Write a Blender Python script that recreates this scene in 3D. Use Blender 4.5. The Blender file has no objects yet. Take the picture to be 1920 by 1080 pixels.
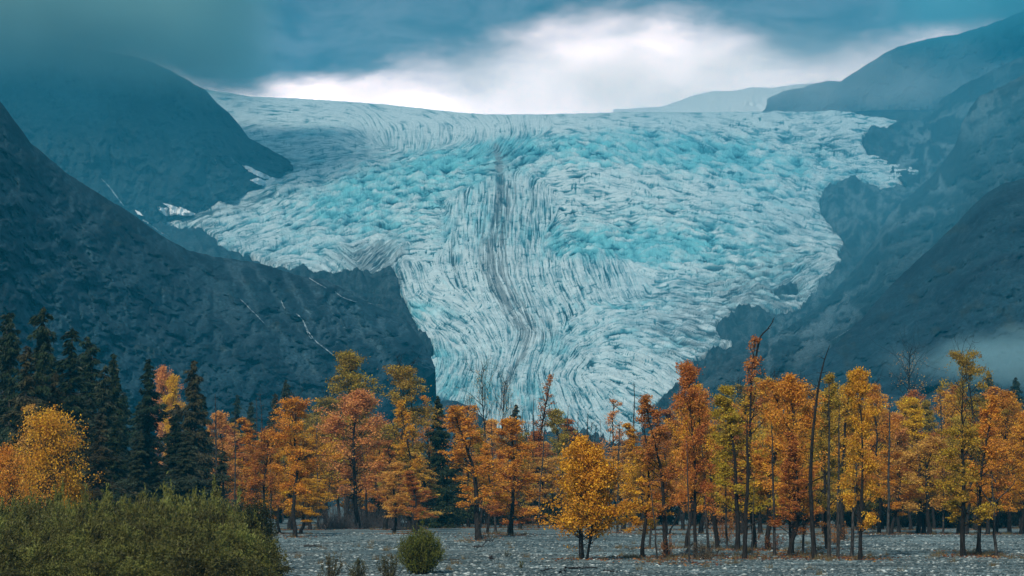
import bpy, math, random
import numpy as np
from mathutils import Vector, Matrix

# ------------------------------------------------------------------ camera
scene = bpy.context.scene
COL = scene.collection
FPX, CX, CY, CAMZ = 4330.0, 960.0, 540.0, 5.0      # focal length in photo pixels, picture centre, eye height
PITCH = math.atan((933.0 - CY) / FPX)
cam_data = bpy.data.cameras.new("camera")
cam_data.sensor_width = 36.0
cam_data.lens = FPX / 1920.0 * 36.0
cam_data.clip_start = 1.0
cam_data.clip_end = 60000.0
cam = bpy.data.objects.new("camera", cam_data)
cam.location = (0, 0, CAMZ)
cam.rotation_euler = (math.radians(90) + PITCH, 0, 0)
COL.objects.link(cam)
scene.camera = cam
CP, SP = math.cos(PITCH), math.sin(PITCH)

def ray(px, py):
    """tangents (x/Y, z/Y) of the line of sight of a photo pixel"""
    a = (np.asarray(px, float) - CX) / FPX
    b = (CY - np.asarray(py, float)) / FPX
    dy = CP - b * SP
    return a / dy, (SP + b * CP) / dy

def ground_at(px, py, z=0.0):
    tx, tz = ray(px, py)
    Y = (z - CAMZ) / tz
    return float(tx * Y), float(Y)

# ------------------------------------------------------------------ exposure, world, sun
scene.view_settings.view_transform = 'Standard'
scene.view_settings.look = 'None'
scene.view_settings.exposure = 0.0
scene.view_settings.gamma = 1.0
scene.cycles.max_bounces = 5
scene.cycles.diffuse_bounces = 2
scene.cycles.glossy_bounces = 1
scene.cycles.transmission_bounces = 2
scene.cycles.transparent_max_bounces = 6
scene.cycles.volume_bounces = 1

SUN_EL, SUN_AZ = math.radians(37), math.radians(200)   # azimuth from +Y, clockwise: behind the camera, to the left

class NT:
    """tiny helper for node trees"""
    def __init__(s, tree):
        s.t = tree; s.n = tree.nodes; s.l = tree.links
    def new(s, kind, **kw):
        nd = s.n.new(kind)
        for k, v in kw.items(): setattr(nd, k, v)
        return nd
    def put(s, sock, v):
        if v is None: return
        if isinstance(v, bpy.types.NodeSocket): s.l.new(v, sock)
        else: sock.default_value = v
    def math(s, op, a, b=None, c=None, clamp=False):
        nd = s.new('ShaderNodeMath', operation=op); nd.use_clamp = clamp
        s.put(nd.inputs[0], a); s.put(nd.inputs[1], b); s.put(nd.inputs[2], c)
        return nd.outputs[0]
    def mapr(s, v, a, b, c=0.0, d=1.0, kind='SMOOTHSTEP'):
        nd = s.new('ShaderNodeMapRange', interpolation_type=kind)
        s.put(nd.inputs[0], v); nd.inputs[1].default_value = a; nd.inputs[2].default_value = b
        nd.inputs[3].default_value = c; nd.inputs[4].default_value = d
        return nd.outputs[0]
    def mix(s, f, a, b, blend='MIX'):
        nd = s.new('ShaderNodeMix', data_type='RGBA', blend_type=blend)
        s.put(nd.inputs[0], f); s.put(nd.inputs[6], a); s.put(nd.inputs[7], b)
        return nd.outputs[2]
    def noise(s, vec, scale, detail=3, rough=0.5, dist=0.0):
        nd = s.new('ShaderNodeTexNoise'); s.put(nd.inputs['Vector'], vec)
        nd.inputs['Scale'].default_value = scale; nd.inputs['Detail'].default_value = detail
        nd.inputs['Roughness'].default_value = rough; nd.inputs['Distortion'].default_value = dist
        return nd.outputs['Fac']
    def comb(s, x, y, z=0.0):
        nd = s.new('ShaderNodeCombineXYZ'); s.put(nd.inputs[0], x); s.put(nd.inputs[1], y); s.put(nd.inputs[2], z)
        return nd.outputs[0]
    def curve(s, v, pts, x0, x1):
        """piecewise curve through (x, y in 0..1) points"""
        nd = s.new('ShaderNodeFloatCurve'); c = nd.mapping.curves[0]
        pts = [((x - x0) / (x1 - x0), y) for x, y in pts]
        c.points[0].location = pts[0]; c.points[1].location = pts[-1]
        for p in pts[1:-1]: c.points.new(*p)
        nd.mapping.update()
        s.put(nd.inputs['Value'], s.mapr(v, x0, x1, kind='LINEAR'))
        return nd.outputs[0]

def rgb(r, g, b): return (r, g, b, 1.0)

world = bpy.data.worlds.new("World"); scene.world = world
world.use_nodes = True
w = NT(world.node_tree); w.n.clear()
sky = w.new('ShaderNodeTexSky', sky_type='NISHITA')
sky.sun_disc = False; sky.sun_elevation = SUN_EL; sky.sun_rotation = SUN_AZ
sky.altitude = 200; sky.air_density = 1.5; sky.dust_density = 2.0
tc = w.new('ShaderNodeTexCoord')
sep = w.new('ShaderNodeSeparateXYZ'); w.l.new(tc.outputs['Generated'], sep.inputs[0])
dx, dy, dz = sep.outputs
ysafe = w.math('MAXIMUM', dy, 0.02)
ax = w.math('DIVIDE', dx, ysafe)            # bearing tangent towards the glacier
el = w.math('DIVIDE', dz, ysafe)            # elevation tangent
# height (tangent) of the underside of the dark cloud deck along the horizon
def bx(px): return (px - 960) / 4330.0
def ey(py): return (933 - py) / 4330.0
deck = [(-3.0, .1), (bx(150), .19), (bx(280), ey(118)), (bx(400), ey(156)), (bx(560), ey(153)), (bx(640), ey(142)),
        (bx(730), ey(112)), (bx(830), ey(80)), (bx(930), ey(48)), (bx(1050), ey(8)), (bx(1250), ey(-8)),
        (bx(1400), ey(14)), (bx(1470), ey(50)), (bx(1560), ey(64)), (bx(1680), ey(54)), (bx(1780), ey(38)), (bx(1920), ey(20)), (3.0, .1)]
deckf = [(x, (y - .1) / .15) for x, y in deck[1:-1]]
bound = w.curve(ax, deckf, bx(150), bx(1920))
bound = w.mapr(bound, 0, 1, .1, .25, 'LINEAR')
pv = w.comb(w.math('MULTIPLY', ax, 1.0), w.math('MULTIPLY', el, 2.2), 0.0)
n1 = w.noise(pv, 14, 5, .55, .3)
n2 = w.noise(pv, 45, 5, .6, .2)
edge = w.math('SUBTRACT', bound, el)
edge = w.math('ADD', edge, w.math('MULTIPLY', w.math('SUBTRACT', n1, .5), .028))
edge = w.math('ADD', edge, w.math('MULTIPLY', w.math('SUBTRACT', n2, .5), .012))
soft = w.mapr(ax, bx(500), bx(900))
bright = w.mix(soft, w.mapr(edge, -.006, .009), w.mapr(edge, -.004, .030))
cl_dark = w.mix(w.mapr(w.noise(pv, 26, 6, .65, .6), .35, .66), rgb(.075, .085, .095), rgb(.24, .25, .27))
far_l = w.mapr(ax, bx(1350), bx(1900))
cl_dark = w.mix(w.math('MULTIPLY', far_l, .5), cl_dark, rgb(.10, .26, .33))
cl_dark = w.mix(w.mapr(ax, bx(420), bx(60)), cl_dark, rgb(.22, .36, .39))
cl_white = w.mix(w.mapr(n1, .3, .7), rgb(4.2, 3.3, 3.1), rgb(5.4, 4.1, 3.8))
clouds = w.mix(bright, cl_dark, cl_white)
# the rest of the overcast sky, higher and behind: grey-blue cloud with lighter breaks
n3 = w.noise(tc.outputs['Generated'], 3.0, 5, .6)
over = w.mix(w.mapr(n3, .35, .7), rgb(.15, .27, .35), rgb(.42, .56, .63))
fwd = w.mapr(el, .26, .55)
fwd = w.math('MAXIMUM', fwd, w.mapr(dy, .75, .35))
cloudcol = w.mix(fwd, clouds, over)
bg1 = w.new('ShaderNodeBackground'); w.l.new(sky.outputs[0], bg1.inputs[0]); bg1.inputs[1].default_value = 0.05
bg2 = w.new('ShaderNodeBackground'); w.l.new(cloudcol, bg2.inputs[0]); bg2.inputs[1].default_value = 1.0
mx = w.new('ShaderNodeMixShader'); mx.inputs[0].default_value = 0.93
w.l.new(bg1.outputs[0], mx.inputs[1]); w.l.new(bg2.outputs[0], mx.inputs[2])
wo = w.new('ShaderNodeOutputWorld'); w.l.new(mx.outputs[0], wo.inputs[0])

sun_data = bpy.data.lights.new("sun", 'SUN')
sun_data.energy = 4.4; sun_data.angle = math.radians(6); sun_data.color = (1.0, .90, .76)
sun = bpy.data.objects.new("sun", sun_data); COL.objects.link(sun)
sd = Vector((math.sin(SUN_AZ) * math.cos(SUN_EL), math.cos(SUN_AZ) * math.cos(SUN_EL), math.sin(SUN_EL)))
sun.rotation_euler = sd.to_track_quat('Z', 'Y').to_euler()

# ------------------------------------------------------------------ general helpers
def tag(o, label=None, cat=None, group=None, kind=None):
    if label: o['label'] = label
    if cat: o['category'] = cat
    if group: o['group'] = group
    if kind: o['kind'] = kind
    return o

def mesh_from(name, V, F, mat=None, parent=None, attrs=None, smooth=True, link=True):
    """V (n,3); F (m,3) or (m,4) index array"""
    me = bpy.data.meshes.new(name)
    V = np.ascontiguousarray(V, np.float32); F = np.ascontiguousarray(F, np.int32)
    k = F.shape[1]
    me.vertices.add(len(V)); me.vertices.foreach_set('co', V.ravel())
    me.loops.add(F.size); me.loops.foreach_set('vertex_index', F.ravel())
    me.polygons.add(len(F))
    me.polygons.foreach_set('loop_start', np.arange(0, F.size, k, dtype=np.int32))
    me.polygons.foreach_set('loop_total', np.full(len(F), k, np.int32))
    if smooth: me.polygons.foreach_set('use_smooth', np.ones(len(F), bool))
    me.update(calc_edges=True)
    for an, av in (attrs or {}).items():
        at = me.attributes.new(an, 'FLOAT', 'POINT'); at.data.foreach_set('value', np.ascontiguousarray(av, np.float32).ravel())
    if mat: me.materials.append(mat)
    o = bpy.data.objects.new(name, me)
    if link: COL.objects.link(o)
    if parent: o.parent = parent
    return o

_P = {}
def noise2(x, y, seed=0):
    """gradient noise, about -1..1"""
    if seed not in _P:
        r = np.random.RandomState(seed + 11); a = r.rand(256, 256) * 2 * np.pi
        _P[seed] = (np.cos(a).astype(np.float32), np.sin(a).astype(np.float32))
    gx, gy = _P[seed]
    x = np.asarray(x, np.float64); y = np.asarray(y, np.float64)
    xi = np.floor(x); yi = np.floor(y); fx = (x - xi).astype(np.float32); fy = (y - yi).astype(np.float32)
    xi = xi.astype(np.int64) & 255; yi = yi.astype(np.int64) & 255
    x1 = (xi + 1) & 255; y1 = (yi + 1) & 255
    u = fx * fx * fx * (fx * (fx * 6 - 15) + 10); v = fy * fy * fy * (fy * (fy * 6 - 15) + 10)
    def g(a, b, p, q): return gx[a, b] * p + gy[a, b] * q
    n00 = g(xi, yi, fx, fy); n10 = g(x1, yi, fx - 1, fy); n01 = g(xi, y1, fx, fy - 1); n11 = g(x1, y1, fx - 1, fy - 1)
    return 1.5 * ((n00 * (1 - u) + n10 * u) * (1 - v) + (n01 * (1 - u) + n11 * u) * v)

def fbm(x, y, seed=0, octs=5, gain=.5, ridged=False):
    s = 0; a = 1; t = 0
    for i in range(octs):
        n = noise2(x * 2 ** i + 17.3 * i, y * 2 ** i - 9.1 * i, seed + i)
        if ridged: n = 1 - 2 * np.abs(n)
        s = s + a * n; t += a; a *= gain
    return s / t

def sstep(x, a, b):
    t = np.clip((x - a) / (b - a), 0, 1); return t * t * (3 - 2 * t)

def new_mat(name):
    m = bpy.data.materials.new(name); m.use_nodes = True
    t = NT(m.node_tree); t.n.clear()
    bs = t.new('ShaderNodeBsdfPrincipled'); out = t.new('ShaderNodeOutputMaterial')
    t.l.new(bs.outputs[0], out.inputs[0])
    bs.inputs['Roughness'].default_value = .85
    bs.inputs['Specular IOR Level'].default_value = .2
    return m, t, bs

def attr(t, name):
    a = t.new('ShaderNodeAttribute', attribute_name=name); return a.outputs['Fac']

def grid_faces(nr, nc, mask=None):
    i = np.arange((nr - 1) * nc).reshape(nr - 1, nc)[:, :-1]
    F = np.stack([i, i + 1, i + nc + 1, i + nc], -1)
    if mask is not None:
        F = F[mask]
        return F.reshape(-1, 4)
    return F.reshape(-1, 4)

# ------------------------------------------------------------------ glacier and bedrock
_py = np.array([130, 165, 180, 195, 210, 222, 240, 270, 300, 350, 400, 450, 500, 560, 620, 700, 780, 850, 960.])
_dp = np.array([7000, 5900, 5400, 4900, 4450, 4150, 3850, 3500, 3250, 2980, 2760, 2580, 2430, 2280, 2130, 1930, 1730, 1500, 1250.])
def depth(px, py):
    """distance of the valley floor under a line of sight"""
    tilt = np.interp(px, [250, 400, 600, 900, 1200, 1500, 1800], [8, 14, 10, 0, 2, 2, -8]) * np.clip((330 - py) / 120, 0, 1)
    return np.interp(py + tilt, _py, _dp)

GX0, GX1, GY0, GY1 = 300, 1790, 140, 830
gx = np.arange(GX0, GX1, 1.0); gy = np.arange(GY1, GY0, -1.0)
PX, PY = np.meshgrid(gx, gy)
NR, NC = PX.shape

def poly_mask(poly, X, Y):
    inside = np.zeros(X.shape, bool); n = len(poly)
    for i in range(n):
        x0, y0 = poly[i]; x1, y1 = poly[(i + 1) % n]
        if y0 == y1: continue
        c = ((y0 > Y) != (y1 > Y)) & (X < (x1 - x0) * (Y - y0) / (y1 - y0) + x0)
        inside ^= c
    return inside
def blur(a, n, times=3):
    k = 2 * n + 1
    for _ in range(times):
        for ax_ in (0, 1):
            p = np.pad(a, [(n + 1, n) if i == ax_ else (0, 0) for i in (0, 1)], mode='edge')
            c = np.cumsum(p, axis=ax_, dtype=np.float64)
            a = (np.take(c, range(k, c.shape[ax_]), ax_) - np.take(c, range(0, c.shape[ax_] - k), ax_)) / k
    return a

SKY_G = [(300, 150), (395, 166), (470, 178), (560, 182), (640, 187), (720, 193), (800, 201), (860, 208), (920, 212), (1000, 212), (1080, 210),
         (1160, 208), (1300, 208), (1440, 206), (1560, 205), (1600, 208), (1650, 217), (1695, 226)]
GLACIER = SKY_G + [(1660, 238), (1630, 242), (1615, 262), (1625, 285), (1650, 292), (1690, 303), (1720, 314), (1728, 328),
    (1700, 335), (1670, 355), (1655, 357), (1630, 343), (1600, 337), (1570, 338), (1545, 355), (1537, 375), (1545, 400), (1565, 430),
    (1588, 455), (1572, 470), (1585, 485), (1560, 505), (1555, 520), (1540, 530), (1530, 555), (1500, 570), (1480, 578), (1440, 580),
    (1400, 578), (1370, 590), (1340, 608), (1345, 620), (1360, 632), (1380, 642), (1340, 655), (1300, 672), (1290, 690), (1298, 700),
    (1270, 725), (1240, 745), (1220, 770), (1200, 830), (760, 830), (770, 720), (800, 700), (812, 660), (780, 605), (765, 580), (760, 560), (752, 548),
    (742, 520), (735, 502), (705, 506), (690, 512), (650, 506), (620, 512), (590, 517), (560, 507), (520, 496), (490, 490), (460, 475), (420, 465), (405, 455),
    (408, 440), (380, 430), (350, 425), (330, 418), (300, 420)]
wx = PX + 9 * fbm(PX / 26, PY / 20, 3, 5, .6); wy = PY + 6 * fbm(PX / 26 + 9, PY / 20, 7, 5, .6)
wy = np.where(PY < 240, PY, wy)
gmask = poly_mask(GLACIER, wx, wy)
# rocks standing out of the ice: (centre x, y, half width, half height)
for (ex, ey_, ea, eb) in ((1474, 542, 28, 9), (690, 535, 50, 26)):
    gmask &= ~((((wx - ex) / ea) ** 2 + ((wy - ey_) / eb) ** 2) < 1)
gsoft = blur(gmask.astype(float), 3, 2)

CTRL = [(450,190,1,.15),(600,200,1,.1),(750,212,1,.18),(840,218,1,.4),(910,225,1,.9),(985,240,.2,1),(975,262,-.6,1),(900,255,-.1,1),(830,250,0,1),
 (880,275,-1,.7),(760,255,0,1),(700,240,.6,1),(650,235,1,.25),(600,305,1,-.2),(720,298,1,-.18),(850,285,1,-.18),(1000,268,1,-.16),(450,240,1,-.3),(500,285,1,-.08),
 (560,240,1,.0),(1150,225,1,0),(1200,220,1,0),(1500,220,1,.02),(1650,220,1,.12),(1100,260,1,.1),(1200,270,1,.45),(1300,265,1,.3),(1450,280,1,.2),(1600,300,1,.12),(1700,325,1,.05),(1180,310,1,.35),
 (420,410,1,-.3),(450,440,1,-.25),(550,380,1,-.35),(650,350,1,-.22),(800,330,1,-.05),(900,318,1,.0),(600,450,1,-.2),(500,470,1,-.3),(700,420,1,-.2),(640,485,1,.8),(690,480,1,-.9),
 (800,400,1,-.1),(800,460,1,-.15),(930,350,0,1),(870,400,-.1,1),(860,470,0,1),(880,520,.3,1),(920,450,-.05,1),(925,500,.1,1),(950,560,.5,1),(985,600,.5,1),
 (1000,380,0,1),(980,430,0,1),(1000,480,.15,1),(1040,560,.5,1),(1010,620,0,1),(985,650,-.5,1),(955,690,-.3,1),(940,740,0,1),(780,520,.3,1),(830,560,1,.3),
 (850,620,.8,.5),(820,650,.3,1),(850,700,-.3,1),(900,640,.5,.8),(820,720,-.8,1),(1080,320,1,-.05),(1100,380,1,0),(1060,450,1,-.3),(1120,440,1,-.1),(1200,440,1,.0),
 (1300,450,1,.1),(1400,400,1,.15),(1500,430,1,.35),(1560,460,1,.3),(1400,500,1,.2),(1250,520,1,.0),(1120,500,.3,1),(1180,540,.4,1),(1200,580,1,-.15),(1300,560,1,.1),
 (1380,540,1,-.5),(1450,560,1,.4),(1500,530,1,-.6),(1540,500,1,-.5),(1100,620,1,-.5),(1060,680,.8,-1),(1030,720,.3,1),(1150,700,1,.15),(1200,640,1,.1),(1250,700,1,.6),(1300,640,1,.2),
 (1350,620,1,.3),(1200,750,1,.5),(1100,740,.6,1),(1550,310,1,.1),(1500,350,1,.3),(1560,250,1,-.3)]
cs = 10
lx, ly = np.meshgrid(np.arange(GX0, GX1 + cs, cs), np.arange(GY1, GY0 - cs, -cs))
sx = np.zeros(lx.shape); sy = np.zeros(lx.shape)
for (x, y, u, v) in CTRL:
    L = math.hypot(u, v); u /= L; v /= L
    d2 = ((lx - x) ** 2 + (1.6 * (ly - y)) ** 2)
    wgt = 1 / (d2 + 250) ** 1.6
    sx += wgt * (u * u - v * v); sy += wgt * (2 * u * v)
def upsample(a):
    fi = (GY1 - PY[:, 0]) / cs; fj = (PX[0] - GX0) / cs
    i0 = np.clip(fi.astype(int), 0, a.shape[0] - 2); j0 = np.clip(fj.astype(int), 0, a.shape[1] - 2)
    ti = (fi - i0)[:, None]; tj = (fj - j0)[None]
    A = a[i0][:, j0]; B = a[i0][:, j0 + 1]; C = a[i0 + 1][:, j0]; D = a[i0 + 1][:, j0 + 1]
    return (A * (1 - tj) + B * tj) * (1 - ti) + (C * (1 - tj) + D * tj) * ti
ang = .5 * np.arctan2(upsample(sy), upsample(sx))
ang = ang + .22 * fbm(PX / 60, PY / 40, 21, 3) + .2 * fbm(PX / 14, PY / 10, 25, 2)
VX, VY = np.cos(ang).astype(np.float32), -np.sin(ang).astype(np.float32)      # rows run upward
II, JJ = np.meshgrid(np.arange(NR), np.arange(NC), indexing='ij')
def lic(src, n, perp=False):
    vx, vy = (VX, VY) if not perp else (-VY, VX)
    acc = src.astype(np.float32).copy(); wsum = 1.0
    for sgn in (1, -1):
        pi = II.astype(np.float32); pj = JJ.astype(np.float32)
        ui, uj = vy * sgn, vx * sgn
        for k in range(1, n + 1):
            pi = pi + ui; pj = pj + uj
            a = np.clip((pi + .5).astype(np.int32), 0, NR - 1); b = np.clip((pj + .5).astype(np.int32), 0, NC - 1)
            w_ = 1 - k / (n + 1.)
            acc += w_ * src[a, b]; wsum += w_
            nu, nv = vy[a, b], vx[a, b]
            fl = np.where(nu * ui + nv * uj < 0, -1, 1)
            ui, uj = nu * fl, nv * fl
    acc = acc / wsum
    return (acc - acc.mean()) / acc.std()
rs = np.random.RandomState(5)
def std(a): return (a - a.mean()) / a.std()
white = rs.randn(NR, NC)
fine = lic(white, 9)
med = std(.8 * lic(std(blur(white, 1, 1)), 11) + .5 * lic(std(blur(rs.randn(NR, NC), 1, 1)), 20))
longl = lic(std(1.1 * white + blur(rs.randn(NR, NC), 1, 1) * 1.2), 24)
med2 = lic(std(blur(rs.randn(NR, NC), 1, 2)), 10)
coarse = lic(std(blur(rs.randn(NR, NC), 3, 2)), 18)
cross = lic(std(blur(rs.randn(NR, NC), 1, 1)), 5, perp=True)
crag = std(fbm(PX / 8 + 1.2 * noise2(PX / 20, PY / 14, 300), PY / 5 + 1.0 * noise2(PX / 18, PY / 12, 301), 310, 4, .6, True))
crag = .75 * lic(crag, 7) + .35 * crag
lump = std(fbm(PX / 28 + .8 * noise2(PX / 50, PY / 30, 302), PY / 10 + .8 * noise2(PX / 50, PY / 30, 303), 320, 4, .6, True))
lump = .9 * lic(lump, 16) + .2 * lump
fine, med, med2, coarse, cross = [np.clip(a, -3, 3) for a in (fine, med, med2, coarse, cross)]

def ell(x, y, a, b, rot=0., p=1.0):
    c, s = math.cos(math.radians(rot)), math.sin(math.radians(rot))
    u = ((PX - x) * c + (PY - y) * s) / a; v = (-(PX - x) * s + (PY - y) * c) / b
    return np.exp(-(u * u + v * v) ** p)
# broad patches of exposed turquoise ice
blue = (ell(1250, 285, 230, 38, 4, 1.5) + .9 * ell(1130, 455, 170, 36, 4, 1.5) + .8 * ell(1330, 470, 190, 60, 8, 1.3) + .8 * ell(760, 345, 170, 38, -10, 1.4)
        + .9 * ell(600, 245, 75, 16, -4, 1.2) + .8 * ell(585, 298, 28, 9) + .8 * ell(880, 290, 180, 26, -8, 1.5) + .9 * ell(800, 580, 60, 16, 5, 1.5)
        + .75 * ell(1210, 578, 110, 11, 0) + .9 * ell(830, 672, 34, 26) + .75 * ell(1040, 655, 60, 26, -40) + .5 * ell(770, 440, 100, 40)
        + .6 * ell(1450, 340, 150, 70) + .75 * ell(640, 400, 110, 50) + .5 * ell(880, 400, 90, 60) + .5 * ell(850, 720, 60, 30) + .5 * ell(1250, 640, 160, 30) + .35 * ell(1440, 560, 120, 40) + .6 * ell(960, 740, 120, 30)
        + .5 * ell(1000, 300, 120, 30) + .4 * ell(560, 470, 90, 24))
blue = blue + .30 * fbm(PX / 90, PY / 45, 31, 4)
# white, snow-dusted parts: upper field, central tongue
whiteish = (ell(700, 215, 380, 40, 2, 2) + ell(1300, 222, 430, 18, 0, 2) + .5 * ell(1200, 345, 220, 24, 4) + .5 * ell(860, 520, 90, 130) + .5 * ell(1150, 680, 170, 60)
            + .6 * ell(560, 482, 90, 16, -12) + .7 * ell(1690, 320, 60, 14, 8) + .6 * ell(1310, 500, 90, 14, 15) + .4 * ell(1420, 385, 160, 20, 14))
# medial moraine and dirt bands (paths through the centre line), plus broad darker blue-grey patches
def band(pts, wd):
    yy = np.array([p[1] for p in pts], float); xx = np.array([p[0] for p in pts], float)
    cxx = np.interp(PY, yy, xx); m = (PY > yy[0]) & (PY < yy[-1])
    e = np.minimum(sstep(PY, yy[0], yy[0] + 25), 1 - sstep(PY, yy[-1] - 25, yy[-1]))
    return np.exp(-((PX - cxx - 2.5 * fbm(PX / 30, PY / 30, 40, 2)) / wd) ** 2) * m * e
MOR = [(930, 265), (938, 330), (936, 380), (926, 430), (918, 470), (922, 510), (940, 550), (965, 590), (990, 625), (985, 655), (960, 690), (945, 730), (940, 780)]
moraine_dark = (1.5 * band(MOR, 5) + 1.2 * band([(x + 20, y) for x, y in MOR[1:9]], 5) + .9 * band([(x - 12, y) for x, y in MOR[3:10]], 4)
           + .4 * band([(1005, 330), (1000, 380), (985, 430), (975, 490), (990, 550), (1030, 600), (1050, 640)], 10)
           + .55 * band([(875, 345), (868, 390), (850, 430), (845, 470), (860, 520), (890, 560)], 4)
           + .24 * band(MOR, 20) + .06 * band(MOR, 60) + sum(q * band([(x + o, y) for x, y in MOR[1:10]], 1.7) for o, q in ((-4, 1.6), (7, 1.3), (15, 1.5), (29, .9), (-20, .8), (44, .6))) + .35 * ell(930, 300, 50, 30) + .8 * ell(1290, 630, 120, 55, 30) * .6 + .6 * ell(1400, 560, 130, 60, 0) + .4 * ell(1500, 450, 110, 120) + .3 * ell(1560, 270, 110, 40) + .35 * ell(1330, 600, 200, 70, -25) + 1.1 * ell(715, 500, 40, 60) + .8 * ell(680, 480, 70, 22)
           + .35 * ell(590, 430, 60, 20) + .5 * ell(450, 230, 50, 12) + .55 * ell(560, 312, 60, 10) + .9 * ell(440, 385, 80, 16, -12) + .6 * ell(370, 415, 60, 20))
rim = 1 - sstep(blur(gmask.astype(float), 15, 2) + .10 * fbm(PX / 30, PY / 18, 61, 4), .45, .97)
moraine_dark += 1.0 * rim * (PY > 235) * (.5 + .5 * sstep(PX, 1150, 1500) + .5 * (PX < 760)) * np.clip(.7 + .5 * med, 0, 2)

upper = sstep(PY, 290, 230) if False else 1 - sstep(PY + .12 * (PX - 900), 255, 300)
upper = upper * (1 - .55 * sstep(PX, 980, 1150) * sstep(PY, 225, 245))
long_zone = np.clip(band(MOR, 90) * 1.2 + ell(1090, 540, 130, 70, 0, 2) + ell(830, 480, 90, 90, 0, 2), 0, 1)
rough = (1 - .78 * upper) * (1 - .35 * long_zone) * (.75 + .5 * np.clip(blue, 0, 1))
pa = np.clip(.5 + .8 * fbm(PX / 55, PY / 30, 330, 4), 0, 1.2)        # where the ice is torn and where it is smooth
pb = np.clip(.5 + .8 * fbm(PX / 40 + 7, PY / 24, 340, 4), 0, 1.2)
pc = np.clip(.5 + 1.1 * fbm(PX / 28 + 3, PY / 15, 345, 4), 0, 1.3)
def terrace(c, k):
    q = c * k; f = np.floor(q); return (f + sstep(q - f, .3, .7)) / k
lump = .45 * lump + .55 * terrace(lump, 1.6)
crag = .5 * crag + .5 * terrace(crag, 1.3)
icefall = np.clip(.3 + 1.0 * np.clip(blue, 0, 1) + .6 * (pa - .5), 0, 1.3) * (1 - .7 * upper) * (1 - .45 * long_zone)
smooth_ = 1 - np.clip(icefall, 0, 1)
nicks = sstep(-longl, .75, 1.7) * sstep(pa * .7 + .3 * (.5 + .4 * coarse), .15, .6) + .8 * sstep(-med, 1.1, 2.0) * sstep(pb, .4, .9)            # thin broken crevasses along the flow
waves = np.exp(-(coarse / .22) ** 2) * np.clip(icefall, 0, 1) * sstep(pb + .2 * med2, .2, .7)                  # pale crests of ice waves
nicks2 = sstep(-cross, 1.0, 2.0) * sstep(pb * .6 + .4 * (.5 + .4 * coarse), .25, .7)        # and across it
serac = (.38 * med + .42 * med2 + .25 * cross + .1 * fine) * (.25 + .55 * pb) * (.35 + 1.2 * pc)
serac_s = serac.copy()
for _ in range(2):
    serac_s[:, 1:-1] = .25 * serac_s[:, :-2] + .5 * serac_s[:, 1:-1] + .25 * serac_s[:, 2:]
swell = .6 * coarse
px_m = depth(PX, PY) / FPX
H = (serac_s * (.45 + .5 * icefall) * (1 - .45 * upper) + crag * (.15 + 1.1 * icefall) + lump * (.6 + 1.9 * icefall) * (1 - .75 * upper) + swell * (1 - .6 * upper)
     + 1.6 * waves - 2.1 * nicks * (1 - .4 * upper) - 2.0 * nicks2 * (.3 + smooth_) * (1 - .7 * upper)) * px_m
H -= 3.5 * px_m * sstep(moraine_dark, .3, 1.2) * .5
big = (fbm(PX / 110, PY / 50, 51, 4) * 9 + 5 * fbm(PX / 45, PY / 22, 57, 3)) * (1 - .7 * upper) * px_m
H = H + big * .9
blue = .8 * blue + .34 * fbm(PX / 45, PY / 16, 350, 5, .6) - .16 * lump * icefall + .12 * med2 + .08 * coarse + .05
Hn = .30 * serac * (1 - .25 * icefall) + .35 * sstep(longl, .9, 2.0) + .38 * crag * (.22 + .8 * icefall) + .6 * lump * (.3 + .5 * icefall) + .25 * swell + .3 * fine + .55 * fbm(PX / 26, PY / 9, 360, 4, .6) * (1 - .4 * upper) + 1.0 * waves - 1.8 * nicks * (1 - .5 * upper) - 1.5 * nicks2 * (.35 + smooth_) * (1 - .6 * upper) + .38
keep = sstep(PY, 196, 236)                        # keep the skyline smooth
H *= .25 + .75 * keep
D = depth(PX, PY)
TX, TZ = ray(PX, PY)
thick = (gsoft - .5) * 2 * 14                      # ice thins to nothing at its margin
ZB = CAMZ + TZ * D
back = np.maximum(0, D - 0)
gz = ZB + H + np.minimum(thick, 8) - 8
Vg = np.stack([TX * D, D, gz], -1).reshape(-1, 3)
fm = gmask[:-1, :-1] | gmask[1:, 1:] | gmask[1:, :-1] | gmask[:-1, 1:]

ice_mat, t, bs = new_mat('glacier_ice')
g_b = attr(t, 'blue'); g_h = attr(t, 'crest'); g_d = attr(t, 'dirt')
geo = t.new('ShaderNodeNewGeometry')
nn = t.noise(geo.outputs['Position'], .09, 5, .65)
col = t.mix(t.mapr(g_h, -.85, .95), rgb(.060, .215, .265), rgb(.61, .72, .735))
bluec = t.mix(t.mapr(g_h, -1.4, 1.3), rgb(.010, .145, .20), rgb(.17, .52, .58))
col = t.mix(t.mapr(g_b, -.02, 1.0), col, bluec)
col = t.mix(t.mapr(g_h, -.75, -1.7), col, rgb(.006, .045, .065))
dirt_dark_c = t.mix(t.mapr(g_h, -1.0, 1.2), rgb(.030, .048, .058), rgb(.20, .235, .245))
col = t.mix(t.math('MULTIPLY', t.mapr(g_d, .12, 1.15, kind='LINEAR'), .85), col, dirt_dark_c)
col = t.mix(t.mapr(nn, .35, .7), t.mix(.25, col, rgb(.06, .12, .14)), col)
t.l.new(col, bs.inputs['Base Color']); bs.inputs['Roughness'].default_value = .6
bmp = t.new('ShaderNodeBump'); bmp.inputs['Strength'].default_value = .6; bmp.inputs['Distance'].default_value = 2.0
t.l.new(t.noise(geo.outputs['Position'], .25, 4, .7), bmp.inputs['Height']); t.l.new(bmp.outputs[0], bs.inputs['Normal'])
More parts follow.
